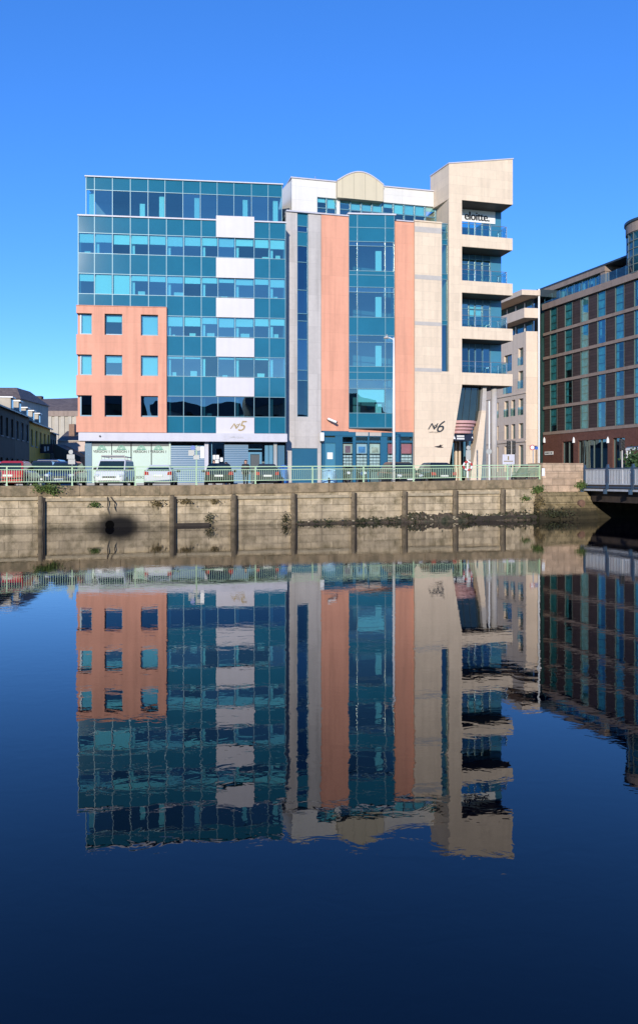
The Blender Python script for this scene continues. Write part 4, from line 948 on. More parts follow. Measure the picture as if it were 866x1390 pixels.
# low slate roofed house in front of it and the pale pink house
T = thing('low_house', 'low house with a dark slate roof and a brown chimney in front of the warehouse', 'house', (-42,136,0))
Y = 130; xa, xb = P(78,0,Y).x, P(128,0,Y).x; ze = P(0,598,Y).z; zr = P(0,585,Y+5).z
s = MB(); s.wbox(xa, xb, Y, Y+10, 0, ze); s.build('wall', M['ren_beige'], T)
s = MB(); s.add([(xa,Y-.2,ze),(xb,Y-.2,ze),(xb,Y+5,zr),(xa,Y+5,zr),(xb,Y+10,ze),(xa,Y+10,ze)],[[0,1,2,3],[3,2,4,5],[0,3,5],[1,4,2]]); rf = s.build('roof', M['slate'], T)
s = MB(); x0, x1 = P(96,0,Y+3).x, P(103.5,0,Y+3).x; s.wbox(x0, x1, Y+2, Y+3.4, ze-.5, P(0,576,Y+3).z); s.build('chimney', pm('brown_brick', (.25,.15,.10), .8, .2, 4), rf)
T = thing('pink_house', 'pale pink rendered house beside the glass office with one green window', 'house', (-34,114,0))
Y = 112; xa, xb = P(79.5,0,Y).x, P(150,0,Y).x; ze = P(0,599,Y).z
s = MB(); wx0, wx1 = P(115,0,Y).x, P(121,0,Y).x; wz0, wz1 = P(0,613.5,Y).z, P(0,604.5,Y).z
s.wall(Frame(0,Y,0), xa, xb, 0, ze, -7, 0, [(wx0,wx1,wz0,wz1)]); s.build('wall', M['ren_pink'], T)
o = window(Frame(0,Y,0), wx0, wx1, -.15, wz0, wz1, T, 'glass_dark'); s = MB(); s.wall(Frame(0,Y,0), wx0, wx1, wz0, wz1, -.2, -.08, [(wx0+.12,wx1-.12,wz0+.12,wz1-.12)]); s.build('window_frame', pm('green_frame', (.06,.25,.16), .5), o)
s = MB(); s.wbox(xa-.1, xb, Y-.15, Y+7.2, ze, ze+.15); s.build('coping', M['ren_beige'], T)
s = MB(); s.add([(xa+1,Y-5,0),(P(121,0,Y-1).x,Y-5,0),(P(121,0,Y-1).x,Y-.2,0),(xa+1,Y-.2,0),(xa+1,Y-5,P(0,602,Y-5).z),(P(121,0,Y-1).x,Y-5,P(0,620,Y-5).z),(P(121,0,Y-1).x,Y-.2,P(0,620,Y-5).z),(xa+1,Y-.2,P(0,602,Y-5).z)],[[3,2,1,0],[4,5,6,7],[0,1,5,4],[1,2,6,5],[2,3,7,6],[3,0,4,7]])  # dark solid shaped as the diagonal shadow across the pink wall
o = s.build('shadow_slab', M['ren_cool']); tag(o, 'dark shed with a slanting roof against the pale pink house', 'slab')
# ================================================================== what the glass mirrors: houses on the near bank behind the camera
for k, (x0, x1, h, wm) in enumerate(((-60,-30,13,'ren_beige'),(-29,-12,15,'ren_blue'),(-11,6,13.5,'ren_pink'),(7,26,15.5,'hotel_band'),(27,60,13,'ren_beige'))):
    T = thing('bank_house', ['wide beige','blue grey','pale pink','tan stone','second wide beige'][k]+' house on the near bank behind the viewer', 'house', ((x0+x1)/2,-30,-1), 'houses on the near bank')
    B = Frame(x1, -26, R(180)); n = int((x1-x0)/3.2); w = (x1-x0)/n
    hl = [(i*w+.9,(i+1)*w-.9,1+j*3.2,2.9+j*3.2) for i in range(n) for j in range(4) if 2.9+j*3.2 < h-1]
    s = MB(); s.wall(B, 0, x1-x0, -1, h-1, -.4, 0, hl); s.build('wall', M[wm], T)
    s = MB(); s.box(B, 0, x1-x0, -9, -.8, -1, h-1); s.build('inner_wall', M['black'], T)
    s = MB(); s.add([B.p(0,.3,h-1),B.p(x1-x0,.3,h-1),B.p(x1-x0,-4.5,h+1.5),B.p(0,-4.5,h+1.5),B.p(x1-x0,-9,h-1),B.p(0,-9,h-1)],[[0,1,2,3],[3,2,4,5],[0,3,5],[1,4,2]]); s.build('roof', M['slate2'], T)
# ================================================================== vehicles
def paint(nm, col, metal=.0): return pm(nm, col, .22, .03, 2, metal=metal, coat=.6)
M['tyre'] = pm('tyre_rubber', (.02,.02,.02), .85, .1, 8)
M['rim'] = pm('alloy_rim', (.45,.46,.47), .35, .05, 5, metal=.8)
M['car_glass'] = pm('car_window_glass', (.015,.03,.028), .04, .3, 1, spec=.9)
M['lamp_glass'] = pm('headlamp_lens', (.62,.64,.66), .1, .05, 6, spec=.8)
M['tail_red'] = pm('tail_lamp_lens', (.42,.02,.02), .15, .1, 6)
M['plate_white'] = pm('number_plate', (.68,.68,.62), .5, .03, 6)
M['trim'] = pm('black_trim', (.02,.02,.022), .55, .1, 6)
def car(name, label, px, Y, col, facing=-1, w=1.78, h=1.46, L=4.1, van=False, rz=0, group=None, hatch=True):
    """a car in its own frame: the nose points to local -y"""
    x = P(px,0,Y).x
    T = thing(name, label, 'van' if van else 'car', (x,Y,-.02), group, rz + (0 if facing < 0 else math.pi))
    hw = w/2; f, r = -L/2, L/2
    zb = .22; belt = .92 if not van else 1.02; hood = .86 if not van else 1.0
    # body lofted along its length: (y, width factor, bottom, shoulder z)
    S = [(f,.72,.32,.58),(f+.06,.86,.26,.68),(f+.28,.95,.22,hood-.08),(f+.75,.99,.20,hood),(f+1.15,1.0,.20,belt),(0,1.0,.20,belt+.02),(r-1.0,1.0,.20,belt+.05),(r-.35,.98,.22,belt+.06),(r-.08,.92,.26,belt+.02),(r,.84,.34,belt-.18)]
    s = MB(); ring = []
    for y, wf, z0, z1 in S:
        a = hw*wf
        half = [(a*.86,z0),(a*.98,z0+.12),(a,(z0+z1)/2),(a*.97,z1-.07),(a*.88,z1)]
        ring.append([(p,y,z) for p,z in half]+[(-p,y,z) for p,z in half[::-1]])
    k = len(ring[0]); V = [q for rr in ring for q in rr]; Fc = []
    for i in range(len(ring)-1):
        for j in range(k): Fc.append([i*k+j,i*k+(j+1)%k,(i+1)*k+(j+1)%k,(i+1)*k+j])
    Fc += [list(range(k)),list(range((len(ring)-1)*k,len(ring)*k))]; s.add(V,Fc)
    # roof part
    if van: y0,y1,y2,y3 = f+.55,f+1.25,r-.12,r-.03
    elif hatch: y0,y1,y2,y3 = f+1.0,f+1.75,r-.75,r-.12
    else: y0,y1,y2,y3 = f+1.05,f+1.8,r-1.25,r-.6
    bw, rw = hw*.9, hw*.70 if not van else hw*.80
    zB, zR = belt-.03, h
    def gpt(sx, t, top):   # helper on the roof frustum
        return None
    Vg = []
    for yb, yt in ((y0,y1),(y3,y2)): pass
    ringg = [[(-bw,y0,zB),(bw,y0,zB),(bw,y3,zB),(-bw,y3,zB)],[(-rw*1.04,y1-.03,zR-.09),(rw*1.04,y1-.03,zR-.09),(rw*1.04,y2+.03,zR-.09),(-rw*1.04,y2+.03,zR-.09)],[(-rw*.9,y1+.12,zR),(rw*.9,y1+.12,zR),(rw*.9,y2-.1,zR),(-rw*.9,y2-.1,zR)]]
    V = [q for rr in ringg for q in rr]; Fc = [[3,2,1,0],[8,9,10,11]]
    for i in range(2):
        for j in range(4): Fc.append([i*4+j,i*4+(j+1)%4,(i+1)*4+(j+1)%4,(i+1)*4+j])
    s.add(V,Fc); s.build('body', M[col], T, smooth=False, local=True, bevel=.025)
    # windows: inset quads lifted off the roof part
    def win(name, a, b, c, d, ins, lift):
        a,b,c,d = map(Vector,(a,b,c,d)); m = (a+b+c+d)/4; n = (b-a).cross(d-a).normalized()
        if n.dot(m-Vector((0,(y0+y3)/2,(zB+zR)/2))) < 0: n = -n
        q = [p+(m-p).normalized()*ins+n*lift for p in (a,b,c,d)]
        s = MB(); s.add(q+[p-n*.02 for p in q],[[0,1,2,3],[7,6,5,4],[0,4,5,1],[1,5,6,2],[2,6,7,3],[3,7,4,0]]); return s.build(name, M['car_glass'], T, local=True)
    g0, g1 = ringg[0], ringg[1]
    win('windscreen', g0[0], g0[1], g1[1], g1[0], .08, .012)
    win('rear_window', g0[2], g0[3], g1[3], g1[2], .1, .012)
    win('side_window', g0[1], g0[2], g1[2], g1[1], .12, .012); win('side_window', g0[3], g0[0], g1[0], g1[3], .12, .012)
    for sx in (-1,1):
        s = MB(); s.tube([(sx*hw*.62,f+.03,.66),(sx*hw*.86,f+.16,.70)],[.09,.075],8); s.build('headlight', M['lamp_glass'], T, local=True)
        s = MB(); s.hexa([(sx*hw*.62,r-.16,belt-.24),(sx*hw*.93,r-.16,belt-.24),(sx*hw*.93,r-.02,belt-.2),(sx*hw*.62,r+.03,belt-.2),(sx*hw*.66,r-.16,belt+.0),(sx*hw*.94,r-.2,belt+.02),(sx*hw*.92,r-.02,belt+.0),(sx*hw*.66,r+.02,belt-.02)]); s.build('tail_light', M['tail_red'], T, local=True)
        s = MB(); s.tube([(sx*hw*.93,f+1.32,belt+.02),(sx*(hw+.08),f+1.3,belt+.06)],.03,6); s.tube([(sx*(hw+.02),f+1.3,belt+.06),(sx*(hw+.2),f+1.28,belt+.06)],[.09,.075],8); s.build('wing_mirror', M['trim'], T, local=True)
        for y in (f+.82, r-.82):
            s = MB(); s.tube([(sx*(hw-.2),y,.32),(sx*(hw-.005),y,.32)],.31,20); wl = s.build('wheel', M['tyre'], T, local=True)
            s = MB(); s.tube([(sx*(hw-.02),y,.32),(sx*(hw+.004),y,.32)],.2,14); s.build('rim', M['rim'], wl, local=True)
    s = MB(); s.box(Frame(0,0,0), -.26, .26, -f-.02, -f+.022, .40, .51); s.build('front_plate', M['plate_white'], T, local=True)
    s = MB(); s.box(Frame(0,0,0), -.26, .26, -r-.05, -r+.03, .62, .73); s.build('rear_plate', M['plate_white'], T, local=True)
    s = MB(); s.box(Frame(0,0,0), -hw*.66, hw*.66, -f-.06, -f+.03, .30, .39); s.box(Frame(0,0,0), -hw*.42, hw*.42, -f-.03, -f+.012, .54, .64); s.build('grille', M['trim'], T, local=True)
    return T, (hw, zR, y1, y2)
G6 = 'cars parked along the quay'
for k, c in dict(car_white=(.70,.70,.69), car_red=(.42,.03,.035), car_navy=(.02,.035,.085), car_black=(.012,.013,.015), car_silver=(.58,.58,.60), car_dark=(.03,.035,.045)).items(): M[k] = paint(k, c)
car('parked_car', 'white car cut off by the left edge, left of the red hatchback', -9, 45.5, 'car_white', 1, rz=.12, group=G6)
car('parked_car', 'red hatchback parked behind the railing, near the left edge', 24.5, 46, 'car_red', 1, w=1.72, h=1.5, rz=.1, group=G6)
car('parked_car', 'dark navy estate car between the red hatchback and the navy hatchback', 58, 55, 'car_dark', -1, h=1.72, rz=.2, group=G6)
car('parked_car', 'dark navy hatchback with white headlights facing the river beside the sign post', 90.5, 47, 'car_navy', -1, h=1.52, rz=.1, group=G6)
car('parked_van', 'tall navy van parked at the mouth of the side street', 72, 64, 'car_navy', 1, w=1.95, h=1.98, L=4.8, van=True, rz=.15)
car('parked_car', 'dark blue car half hidden behind the sign post, in the side street', 88, 66, 'car_navy', 1, h=1.75, rz=.15, group=G6)
T, d = car('parked_van', 'white van with a roof rack facing the river', 156.5, 48.5, 'car_white', -1, w=1.86, h=1.66, L=4.3, van=True, rz=.08)
s = MB(); hw = d[0]*.74
for y in (d[2]+.25, d[2]+1.2, d[3]-.3): s.tube([(-hw,y,d[1]-.02),(-hw,y,d[1]+.16),(hw,y,d[1]+.16),(hw,y,d[1]-.02)],.025,6)
for sx in (-1,1): s.tube([(sx*hw,d[2]+.1,d[1]+.16),(sx*hw,d[3]-.1,d[1]+.16)],.03,6)
s.tube([(-hw,d[2]+.1,d[1]+.22),(hw,d[2]+.1,d[1]+.22)],.035,6)
s.build('roof_rack', M['band_grey'], T, local=True)
car('parked_car', 'silver hatchback with its tail to the river, right of the white van', 219, 49, 'car_silver', 1, w=1.76, h=1.32, rz=.1, group=G6)
car('parked_car', 'black hatchback with red tail lights in front of the two women', 297.5, 50, 'car_black', 1, w=1.8, h=1.44, rz=.12, group=G6)
car('parked_car', 'dark hatchback in front of the office entrance door', 361, 51, 'car_dark', 1, w=1.55, h=1.42, L=3.7, rz=.12, group=G6)
car('parked_car', 'black car parked behind the tall lamp post', 543, 54, 'car_black', -1, w=2.0, h=1.62, rz=.25, group=G6)
car('parked_car', 'black car between the lamp post and the lifebuoy', 587, 55, 'car_black', 1, w=1.9, h=1.58, rz=.25, group=G6)
car('parked_car', 'dark car beside the no entry sign at the end of the railing', 720, 66, 'car_black', 1, w=1.9, h=1.66, rz=.2, group=G6)
# ------------------------------------------------------------------ motorcycles
M['cover_blue'] = pm('blue_cover', (.03,.16,.48), .5, .15, 3, bump=.4, bscale=8); M['cover_pale'] = pm('pale_blue_cover', (.30,.52,.66), .5, .2, 3, bump=.4, bscale=8)
M['bike_blue'] = pm('blue_tank', (.02,.08,.30), .25, .05, 4)
GM = 'motorcycles in the bay by the blue garage door'
def covered_bike(label, px, Y, m, w, h):
    x = P(px,0,Y).x; s = MB(); rnd = random.Random(px); k = 16; lv = [(0,1.0),(.25,1.02),(.5,.95),(.72,.9),(.88,.8),(.97,.5),(1.0,.12)]
    for a, f in lv: pass
    V = []; Fc = []
    for i, (a, f) in enumerate(lv):
        for j in range(k):
            t = 2*math.pi*j/k; wr = 1+.07*math.sin(5*t+i)+.03*rnd.random()
            V.append((x+w/2*f*wr*math.cos(t), Y+.95*f*wr*math.sin(t), .0+a*h*(1+.08*math.cos(t*2))))
    for i in range(len(lv)-1):
        for j in range(k): Fc.append([i*k+j,i*k+(j+1)%k,(i+1)*k+(j+1)%k,(i+1)*k+j])
    Fc += [list(range(k-1,-1,-1)), list(range((len(lv)-1)*k,len(lv)*k))]; s.add(V,Fc)
    T = thing('covered_motorcycle', label, 'motorcycle', (x,Y,-.02), GM)
    c = s.build('cover', M[m], T, smooth=True)
    s = MB(); s.tube([(x-w*.42,Y-.5,h*.93),(x,Y-.45,h*1.02),(x+w*.42,Y-.5,h*.93)],.05,7); s.build('handlebar_bulge', M[m], T)
    s = MB(); s.tube([(x-.06,Y-.8,.28),(x+.06,Y-.8,.28)],.29,16); s.build('wheel', M['tyre'], T)
covered_bike('covered motorcycle under a blue cover left of the blue garage door', 385, 51.5, 'cover_blue', .62, 1.28)
covered_bike('covered motorcycle under a pale blue cover in front of the shop door', 446.5, 51.5, 'cover_pale', .98, 1.06)
def bike(label, px, Y, tank, rz, h=1.0):
    T = thing('motorcycle', label, 'motorcycle', (P(px,0,Y).x,Y,-.02), GM, rz)
    for y in (-.7,.7):
        s = MB(); n = 18; pts = [(0,y+.26*math.cos(2*math.pi*k/n),.31+.26*math.sin(2*math.pi*k/n)) for k in range(n+1)]; s.tube(pts,.055,6,caps=False); w = s.build('wheel', M['tyre'], T, local=True)
        s = MB(); s.tube([(-.05,y,.31),(.05,y,.31)],.1,10)
        for k in range(6): s.tube([(0,y,.31),(0,y+.24*math.cos(k*math.pi/3),.31+.24*math.sin(k*math.pi/3))],.012,4)
        s.build('rim', M['rim'], w, local=True)
    s = MB(); s.tube([(0,.7,.31),(0,.3,.4),(0,0,.42),(0,-.25,.4)],[.05,.12,.19,.12],8); s.tube([(-.09,-.7,.31),(-.09,-.48,.95)],.03,6); s.tube([(.09,-.7,.31),(.09,-.48,.95)],.03,6); s.tube([(.16,.1,.3),(.18,.85,.36)],.05,7); s.build('frame', M['trim'], T, local=True)
    s = MB(); s.tube([(0,-.42,.74),(0,-.2,.82),(0,.08,.74)],[.1,.17,.1],10); s.build('fuel_tank', M[tank], T, smooth=True, local=True)
    s = MB(); s.tube([(0,.0,.72),(0,.35,.72),(0,.75,.82)],[.1,.15,.09],8); s.build('seat', M['trim'], T, smooth=True, local=True)
    s = MB(); s.tube([(-.38,-.32,1.0),(-.15,-.46,1.0),(.15,-.46,1.0),(.38,-.32,1.0)],.022,6)
    for sx in (-1,1): s.tube([(sx*.26,-.4,1.0),(sx*.33,-.42,1.2)],.012,5); s.tube([(sx*.33,-.43,1.2),(sx*.33,-.46,1.2)],.07,8)
    s.build('handlebar', M['trim'], T, local=True)
    s = MB(); s.tube([(0,-.52,.86),(0,-.62,.86)],[.11,.09],12); s.build('headlight', M['lamp_glass'], T, local=True)
bike('black motorcycle beside the pale blue covered one', 471, 52, 'car_black', .15)
bike('blue tanked motorcycle in front of the shop window with posters', 491, 52.5, 'bike_blue', .3)
# ================================================================== people
def person(label, px, Y, top, jacket, hairc, pose=0, rz=0, longhair=False):
    h = top; k = h/1.72; x = P(px,0,Y).x
    T = thing('person', label, 'person', (x,Y,-.02), None, rz)
    V = []; E = []; Rr = []
    def v(p, r): V.append(tuple(c*k for c in p)); Rr.append(r*k); return len(V)-1
    def e(a, b): E.append((a,b))
    st = .12 if pose else .04
    pel = v((0,0,.92),.13); sp = v((0,.01,1.12),.125); ch = v((0,0,1.32),.145); nk = v((0,-.01,1.46),.055); hd0 = v((0,-.02,1.55),.075); hd = v((0,-.03,1.63),.098); hd1 = v((0,-.02,1.70),.06)
    for a, b in ((pel,sp),(sp,ch),(ch,nk),(nk,hd0),(hd0,hd),(hd,hd1)): e(a,b)
    ns = v((0,-.115,1.605),.014); e(hd,ns)
    for s_ in (-1,1):
        er = v((s_*.088,-.01,1.62),.02); e(hd,er)
        sh = v((s_*.17,0,1.38),.062); el = v((s_*.24,.02+.03*s_*pose,1.12),.043); wr = v((s_*(.24-.08*pose),-.08-.12*pose,.90+.14*pose),.030); pa = v((s_*(.24-.1*pose),-.11-.14*pose,.83+.14*pose),.033)
        e(ch,sh); e(sh,el); e(el,wr); e(wr,pa)
        for q in range(4):
            f1 = v((s_*(.24-.1*pose)+(q-1.5)*.021,-.125-.14*pose,.785+.14*pose),.009); f2 = v((s_*(.24-.1*pose)+(q-1.5)*.022,-.115-.14*pose,.745+.14*pose+.006*abs(q-1.5)),.008); e(pa,f1); e(f1,f2)
        th = v((s_*(.20-.1*pose),-.15-.14*pose,.80+.14*pose),.010); e(pa,th)
        hp = v((s_*.09,0,.88),.095); kn = v((s_*.10,-st*s_*.6,.49),.062); an = v((s_*.10,st*s_,.09),.042); ft = v((s_*.11,st*s_-.15,.045),.04)
        e(pel,hp); e(hp,kn); e(kn,an); e(an,ft)
    me = bpy.data.meshes.new('body'); me.from_pydata(V,E,[]); ob = bpy.data.objects.new('body', me); COL.objects.link(ob)
    sk = ob.modifiers.new('skin','SKIN'); sk.use_smooth_shade = True
    for i, d in enumerate(me.skin_vertices[0].data): d.radius = (Rr[i],Rr[i]); d.use_root = (i == pel)
    ob.modifiers.new('sub','SUBSURF').levels = 1
    bpy.context.view_layer.update(); m2 = bpy.data.meshes.new_from_object(ob.evaluated_get(bpy.context.evaluated_depsgraph_get()))
    bpy.data.objects.remove(ob); m2.materials.clear(); m2.materials.append(M['skin'])
    for p in m2.polygons: p.use_smooth = True
    b = bpy.data.objects.new('body', m2); COL.objects.link(b); b.parent = T
    def sc(p): return tuple(c*k for c in p)
    s = MB(); s.tube([sc((0,0,.80)),sc((0,0,.98)),sc((0,.005,1.15)),sc((0,0,1.33)),sc((0,0,1.43)),sc((0,0,1.47))],[.19*k,.18*k,.165*k,.185*k,.15*k,.075*k],14)
    for s_ in (-1,1): s.tube([sc((s_*.13,0,1.40)),sc((s_*.19,0,1.36)),sc((s_*.24,.02+.03*s_*pose,1.12)),sc((s_*(.24-.08*pose),-.07-.12*pose,.92+.14*pose))],[.075*k,.08*k,.062*k,.046*k],10)
    s.build('jacket', M[jacket], T, smooth=True, local=True)
    s = MB()
    for s_ in (-1,1): s.tube([sc((s_*.085,0,.92)),sc((s_*.10,-st*s_*.6,.49)),sc((s_*.10,st*s_,.11))],[.115*k,.078*k,.062*k],10)
    s.build('trousers', M['trousers'], T, smooth=True, local=True)
    s = MB()
    for s_ in (-1,1): s.tube([sc((s_*.10,st*s_+.05,.05)),sc((s_*.11,st*s_-.17,.045))],[.055*k,.045*k],8)
    s.build('shoe_pair', M['trim'], T, smooth=True, local=True)
    # hair cap: upper back of the skull
    s = MB(); n = 12; V = []; Fc = []
    for i in range(7):
        ph = math.pi*.5*i/6*(1.25)
        for j in range(n):
            t = 2*math.pi*j/n; r = .118*math.sin(ph); dz = .118*math.cos(ph)
            if i > 4 and math.sin(t) < -.35: r *= .75; dz = max(dz, .03)
            V.append(sc((r*math.cos(t)*.92, -.02+r*math.sin(t)+.008, 1.625+dz)))
    for i in range(6):
        for j in range(n): Fc.append([i*n+j,i*n+(j+1)%n,(i+1)*n+(j+1)%n,(i+1)*n+j])
    s.add(V,Fc)
    if longhair: s.tube([sc((0,.06,1.64)),sc((0,.09,1.5)),sc((0,.10,1.34))],[.10*k,.105*k,.06*k],10)
    s.build('hair', M[hairc], T, smooth=True, local=True)
    return T
M['skin'] = pm('skin', (.55,.33,.24), .55, .05, 8); M['trousers'] = pm('dark_trousers', (.03,.035,.05), .8, .1, 6)
M['jacket_pale'] = pm('pale_jacket', (.58,.58,.58), .8, .08, 6); M['jacket_dark'] = pm('dark_jacket', (.025,.022,.03), .8, .1, 6); M['jacket_red'] = pm('red_jacket', (.50,.07,.08), .8, .1, 6)
M['hair_dark'] = pm('dark_hair', (.025,.016,.012), .6, .2, 20); M['hair_brown'] = pm('brown_hair', (.06,.03,.02), .6, .2, 20)
person('person in a pale grey jacket walking behind the black hatchback', 290.5, 56, 1.78, 'jacket_pale', 'hair_brown', 1, .5)
person('person with long dark hair and a red top, shortest of the three', 307, 56.5, 1.66, 'jacket_red', 'hair_dark', 1, -.4, True)
person('person in a dark jacket with long hair by the blue shutter', 333.5, 56, 1.80, 'jacket_dark', 'hair_brown', 0, .2, True)
# ================================================================== lamp post, signs, lights
Y = 49.45; T = thing('street_lamp', 'tall white lamp post with a single curved arm', 'street lamp', (P(534.5,0,Y).x,Y,0))
x = P(534.5,0,Y).x; zt = P(0,458,Y).z
s = MB(); s.tube([(x,Y,0),(x,Y,zt*.5),(x,Y,zt)],[.10,.085,.05],12); s.build('pole', M['white'], T, smooth=True)
s = MB(); s.tube([(x,Y,zt-.28),(x-.06,Y-.02,zt-.1),(x-.25,Y-.05,zt-.02),(x-.38,Y-.06,zt-.03)],.035,8); s.build('arm', M['white'], T, smooth=True)
s = MB(); s.tube([(x-.32,Y-.06,zt-.03),(x-.45,Y-.06,zt+.02),(x-.62,Y-.07,zt-.04)],[.05,.11,.05],10); s.tube([(x-.44,Y-.06,zt+.1),(x-.44,Y-.06,zt+.2)],[.05,.015],8); s.build('lamp_head', M['band_grey'], T, smooth=True)
def signpost(label, px, Y, top, plates, name='sign_post', mpole='steel', r=.035):
    x = P(px,0,Y).x; T = thing(name, label, 'sign post', (x,Y,0))
    s = MB(); s.cyl(x, Y, r, 0, P(0,top,Y).z, 8); s.build('pole', M[mpole], T)
    for kind_, dx, y0, y1, w, m in plates:
        s = MB(); cx = x+dx*Y/FOC
        if kind_ == 'r': zc = P(0,(y0+y1)/2,Y).z; rr = (y1-y0)/2*Y/FOC; s.tube([(cx,Y-.06,zc),(cx,Y-.04,zc)],rr,20)
        else: s.wbox(cx-w*Y/FOC/2, cx+w*Y/FOC/2, Y-.06, Y-.04, P(0,y1,Y).z, P(0,y0,Y).z)
        o = s.build('sign_plate', M[m], T)
        if m == 'sign_noentry':
            s = MB(); s.tube([(cx,Y-.062,zc),(cx,Y-.06,zc)],rr*.72,20); s.build('sign_face', M['white'], o)
    return T
M['sign_back'] = pm('sign_back_grey', (.32,.33,.32), .5, .06, 5, metal=.2); M['sign_noentry'] = pm('sign_red', (.50,.03,.03), .4, .03, 4); M['sign_blue'] = pm('sign_blue', (.02,.10,.40), .4, .03, 4)
signpost('grey sign post with a round and two square plates, beside the navy hatchback', 98, 46.5, 610.5, [('r',-1.5,610.5,616.5,0,'sign_back'),('b',-1.5,616.8,623,10.5,'sign_back'),('b',-.3,623.4,630,9.5,'sign_back')])
signpost('sign post with clustered pale plates before the blue shutter', 266.8, 45.8, 604.5, [('r',-4.8,604.6,610.8,0,'sign_blue'),('b',-6.8,610.9,618.4,8,'sign_back'),('b',0,617.5,623.5,8,'sign_back'),('r',2.5,605.5,612,0,'sign_back'),('b',8,606,622,5,'white')], mpole='rail_green')
signpost('slim grey post with a round sign by the entrance under the tower', 635.5, 56, 604.5, [('r',0,604.8,610.6,0,'sign_back'),('b',0,611,624,6.5,'sign_back')])
signpost('tall slim white pole with a round plate, beside the round column', 664, 58, 544, [('r',-.5,609,616.5,0,'sign_back')], mpole='white', r=.055)
signpost('post with round no entry sign at the end of the railing', 723.5, 55.5, 603.5, [('r',-1.2,603.7,611,0,'sign_noentry'),('b',4,606,610,5,'sign_blue')])
signpost('low post with a white board sign in front of the cream block', 690, 70, 616, [('b',0,616.8,630.3,16.5,'grey_band')], name='board_sign')
o = bpy.data.objects['board_sign']; o['category'] = 'sign'
bd = [c for c in o.children if c.name.startswith('sign_plate')][0]
s = MB(); q = P(690,622,70-.062); s.wbox(q.x-.06,q.x+.06,69.935,69.94,q.z-.15,q.z+.2); s.wbox(q.x-.4,q.x+.4,69.935,69.94,q.z-.3,q.z-.22); s.build('sign_emblem', M['gold'], bd)
def traffic_light(label, px, Y, y0, y1, n=1):
    x = P(px,0,Y).x; T = thing('traffic_light', label, 'traffic light', (x,Y,0), 'traffic lights near the bridge')
    s = MB(); s.cyl(x, Y, .06, 0, P(0,y0,Y).z, 10); s.build('pole', M['band_grey'], T)
    for k in range(n):
        cx = x+(k-(n-1)/2)*.42
        s = MB(); s.wbox(cx-.16, cx+.16, Y-.12, Y+.12, P(0,y1,Y).z, P(0,y0,Y).z); hd = s.build('signal_head', M['trim'], T, bevel=.02)
        s = MB(); s.wbox(cx-.18, cx+.18, Y+.121, Y+.135, P(0,y1,Y).z-.08, P(0,y0,Y).z+.08); s.build('backing_board', M['black'], T)
        h = P(0,y0,Y).z-P(0,y1,Y).z
        for i in range(3):
            z = P(0,y1,Y).z+h*(i+.5)/3; s = MB(); s.tube([(cx,Y-.121,z),(cx,Y-.24,z)],[.1,.1],12,caps=False); s.tube([(cx,Y-.122,z),(cx,Y-.13,z)],.085,12); s.build('lens_hood', M['black'], hd)
traffic_light('pair of black traffic light heads above the white board sign', 694, 71, 599, 615, 2)
traffic_light('single dark traffic light in front of the hotel terrace', 844.5, 62, 597, 611, 1)
# lifebuoy on the railing
Y = 50.2; c = P(634.8,632.3,Y); T = thing('lifebuoy', 'red and white lifebuoy hung on the green railing', 'lifebuoy', (c.x,c.y,c.z-.33))
s = MB(); s2 = MB(); n = 8
for q in range(8):
    pts = [(c.x+.26*math.cos(2*math.pi*(q+t/6)/8), Y, c.z+.26*math.sin(2*math.pi*(q+t/6)/8)) for t in range(7)]
    (s if q % 2 == 0 else s2).tube(pts, .062, 8)
rg = s.build('ring', M['sign_noentry'], T, smooth=True); s2.build('white_band', M['white'], rg, smooth=True)
s = MB(); s.wbox(c.x-.04, c.x+.04, Y+.03, Y+.08, c.z-.75, c.z+.4); s.build('holder', M['white'], T)
# camera and alarm box on the buildings, gull
T = thing('security_camera', 'white security camera on a bracket on the salmon pier', 'camera', F2.p(F2.U(446),.1,F2.Z(446,570)))
u = F2.U(444); z = F2.Z(446,569.5); a = F2.p(u,.06,z); b = F2.p(u+.05,.45,z-.05); d = F2.p(u+.6,.75,z-.32)
s = MB(); s.tube([b+(b-d)*.15+Vector((0,0,.06)), d+Vector((0,0,.06))], [.1,.1], 10); s.build('housing', M['white'], T)
s = MB(); s.tube([d+Vector((0,0,.06)), d+(d-b)*.08+Vector((0,0,.05))], .085, 10); s.build('lens', M['black'], T)
s = MB(); s.tube([a, b+(d-b)*.3-Vector((0,0,.04))], .045, 8); s.build('bracket', M['black'], T)
s = MB(); u0, u1 = F2.U(434.5,.2), F2.U(439.6,.2); s.box(F2, u0, u1, .065, .32, F2.Z(436,598.5,.2), F2.Z(436,587,.2)); o = s.build('alarm_box', M['white'], bevel=.03); tag(o, 'white alarm box at the corner of the grey stone strip', 'alarm box')
s = MB(); s.box(F2, u0+.03, u1-.03, .07, .31, F2.Z(436,600.2,.2), F2.Z(436,598.5,.2)-.002); s.build('alarm_light', M['ink'], o)
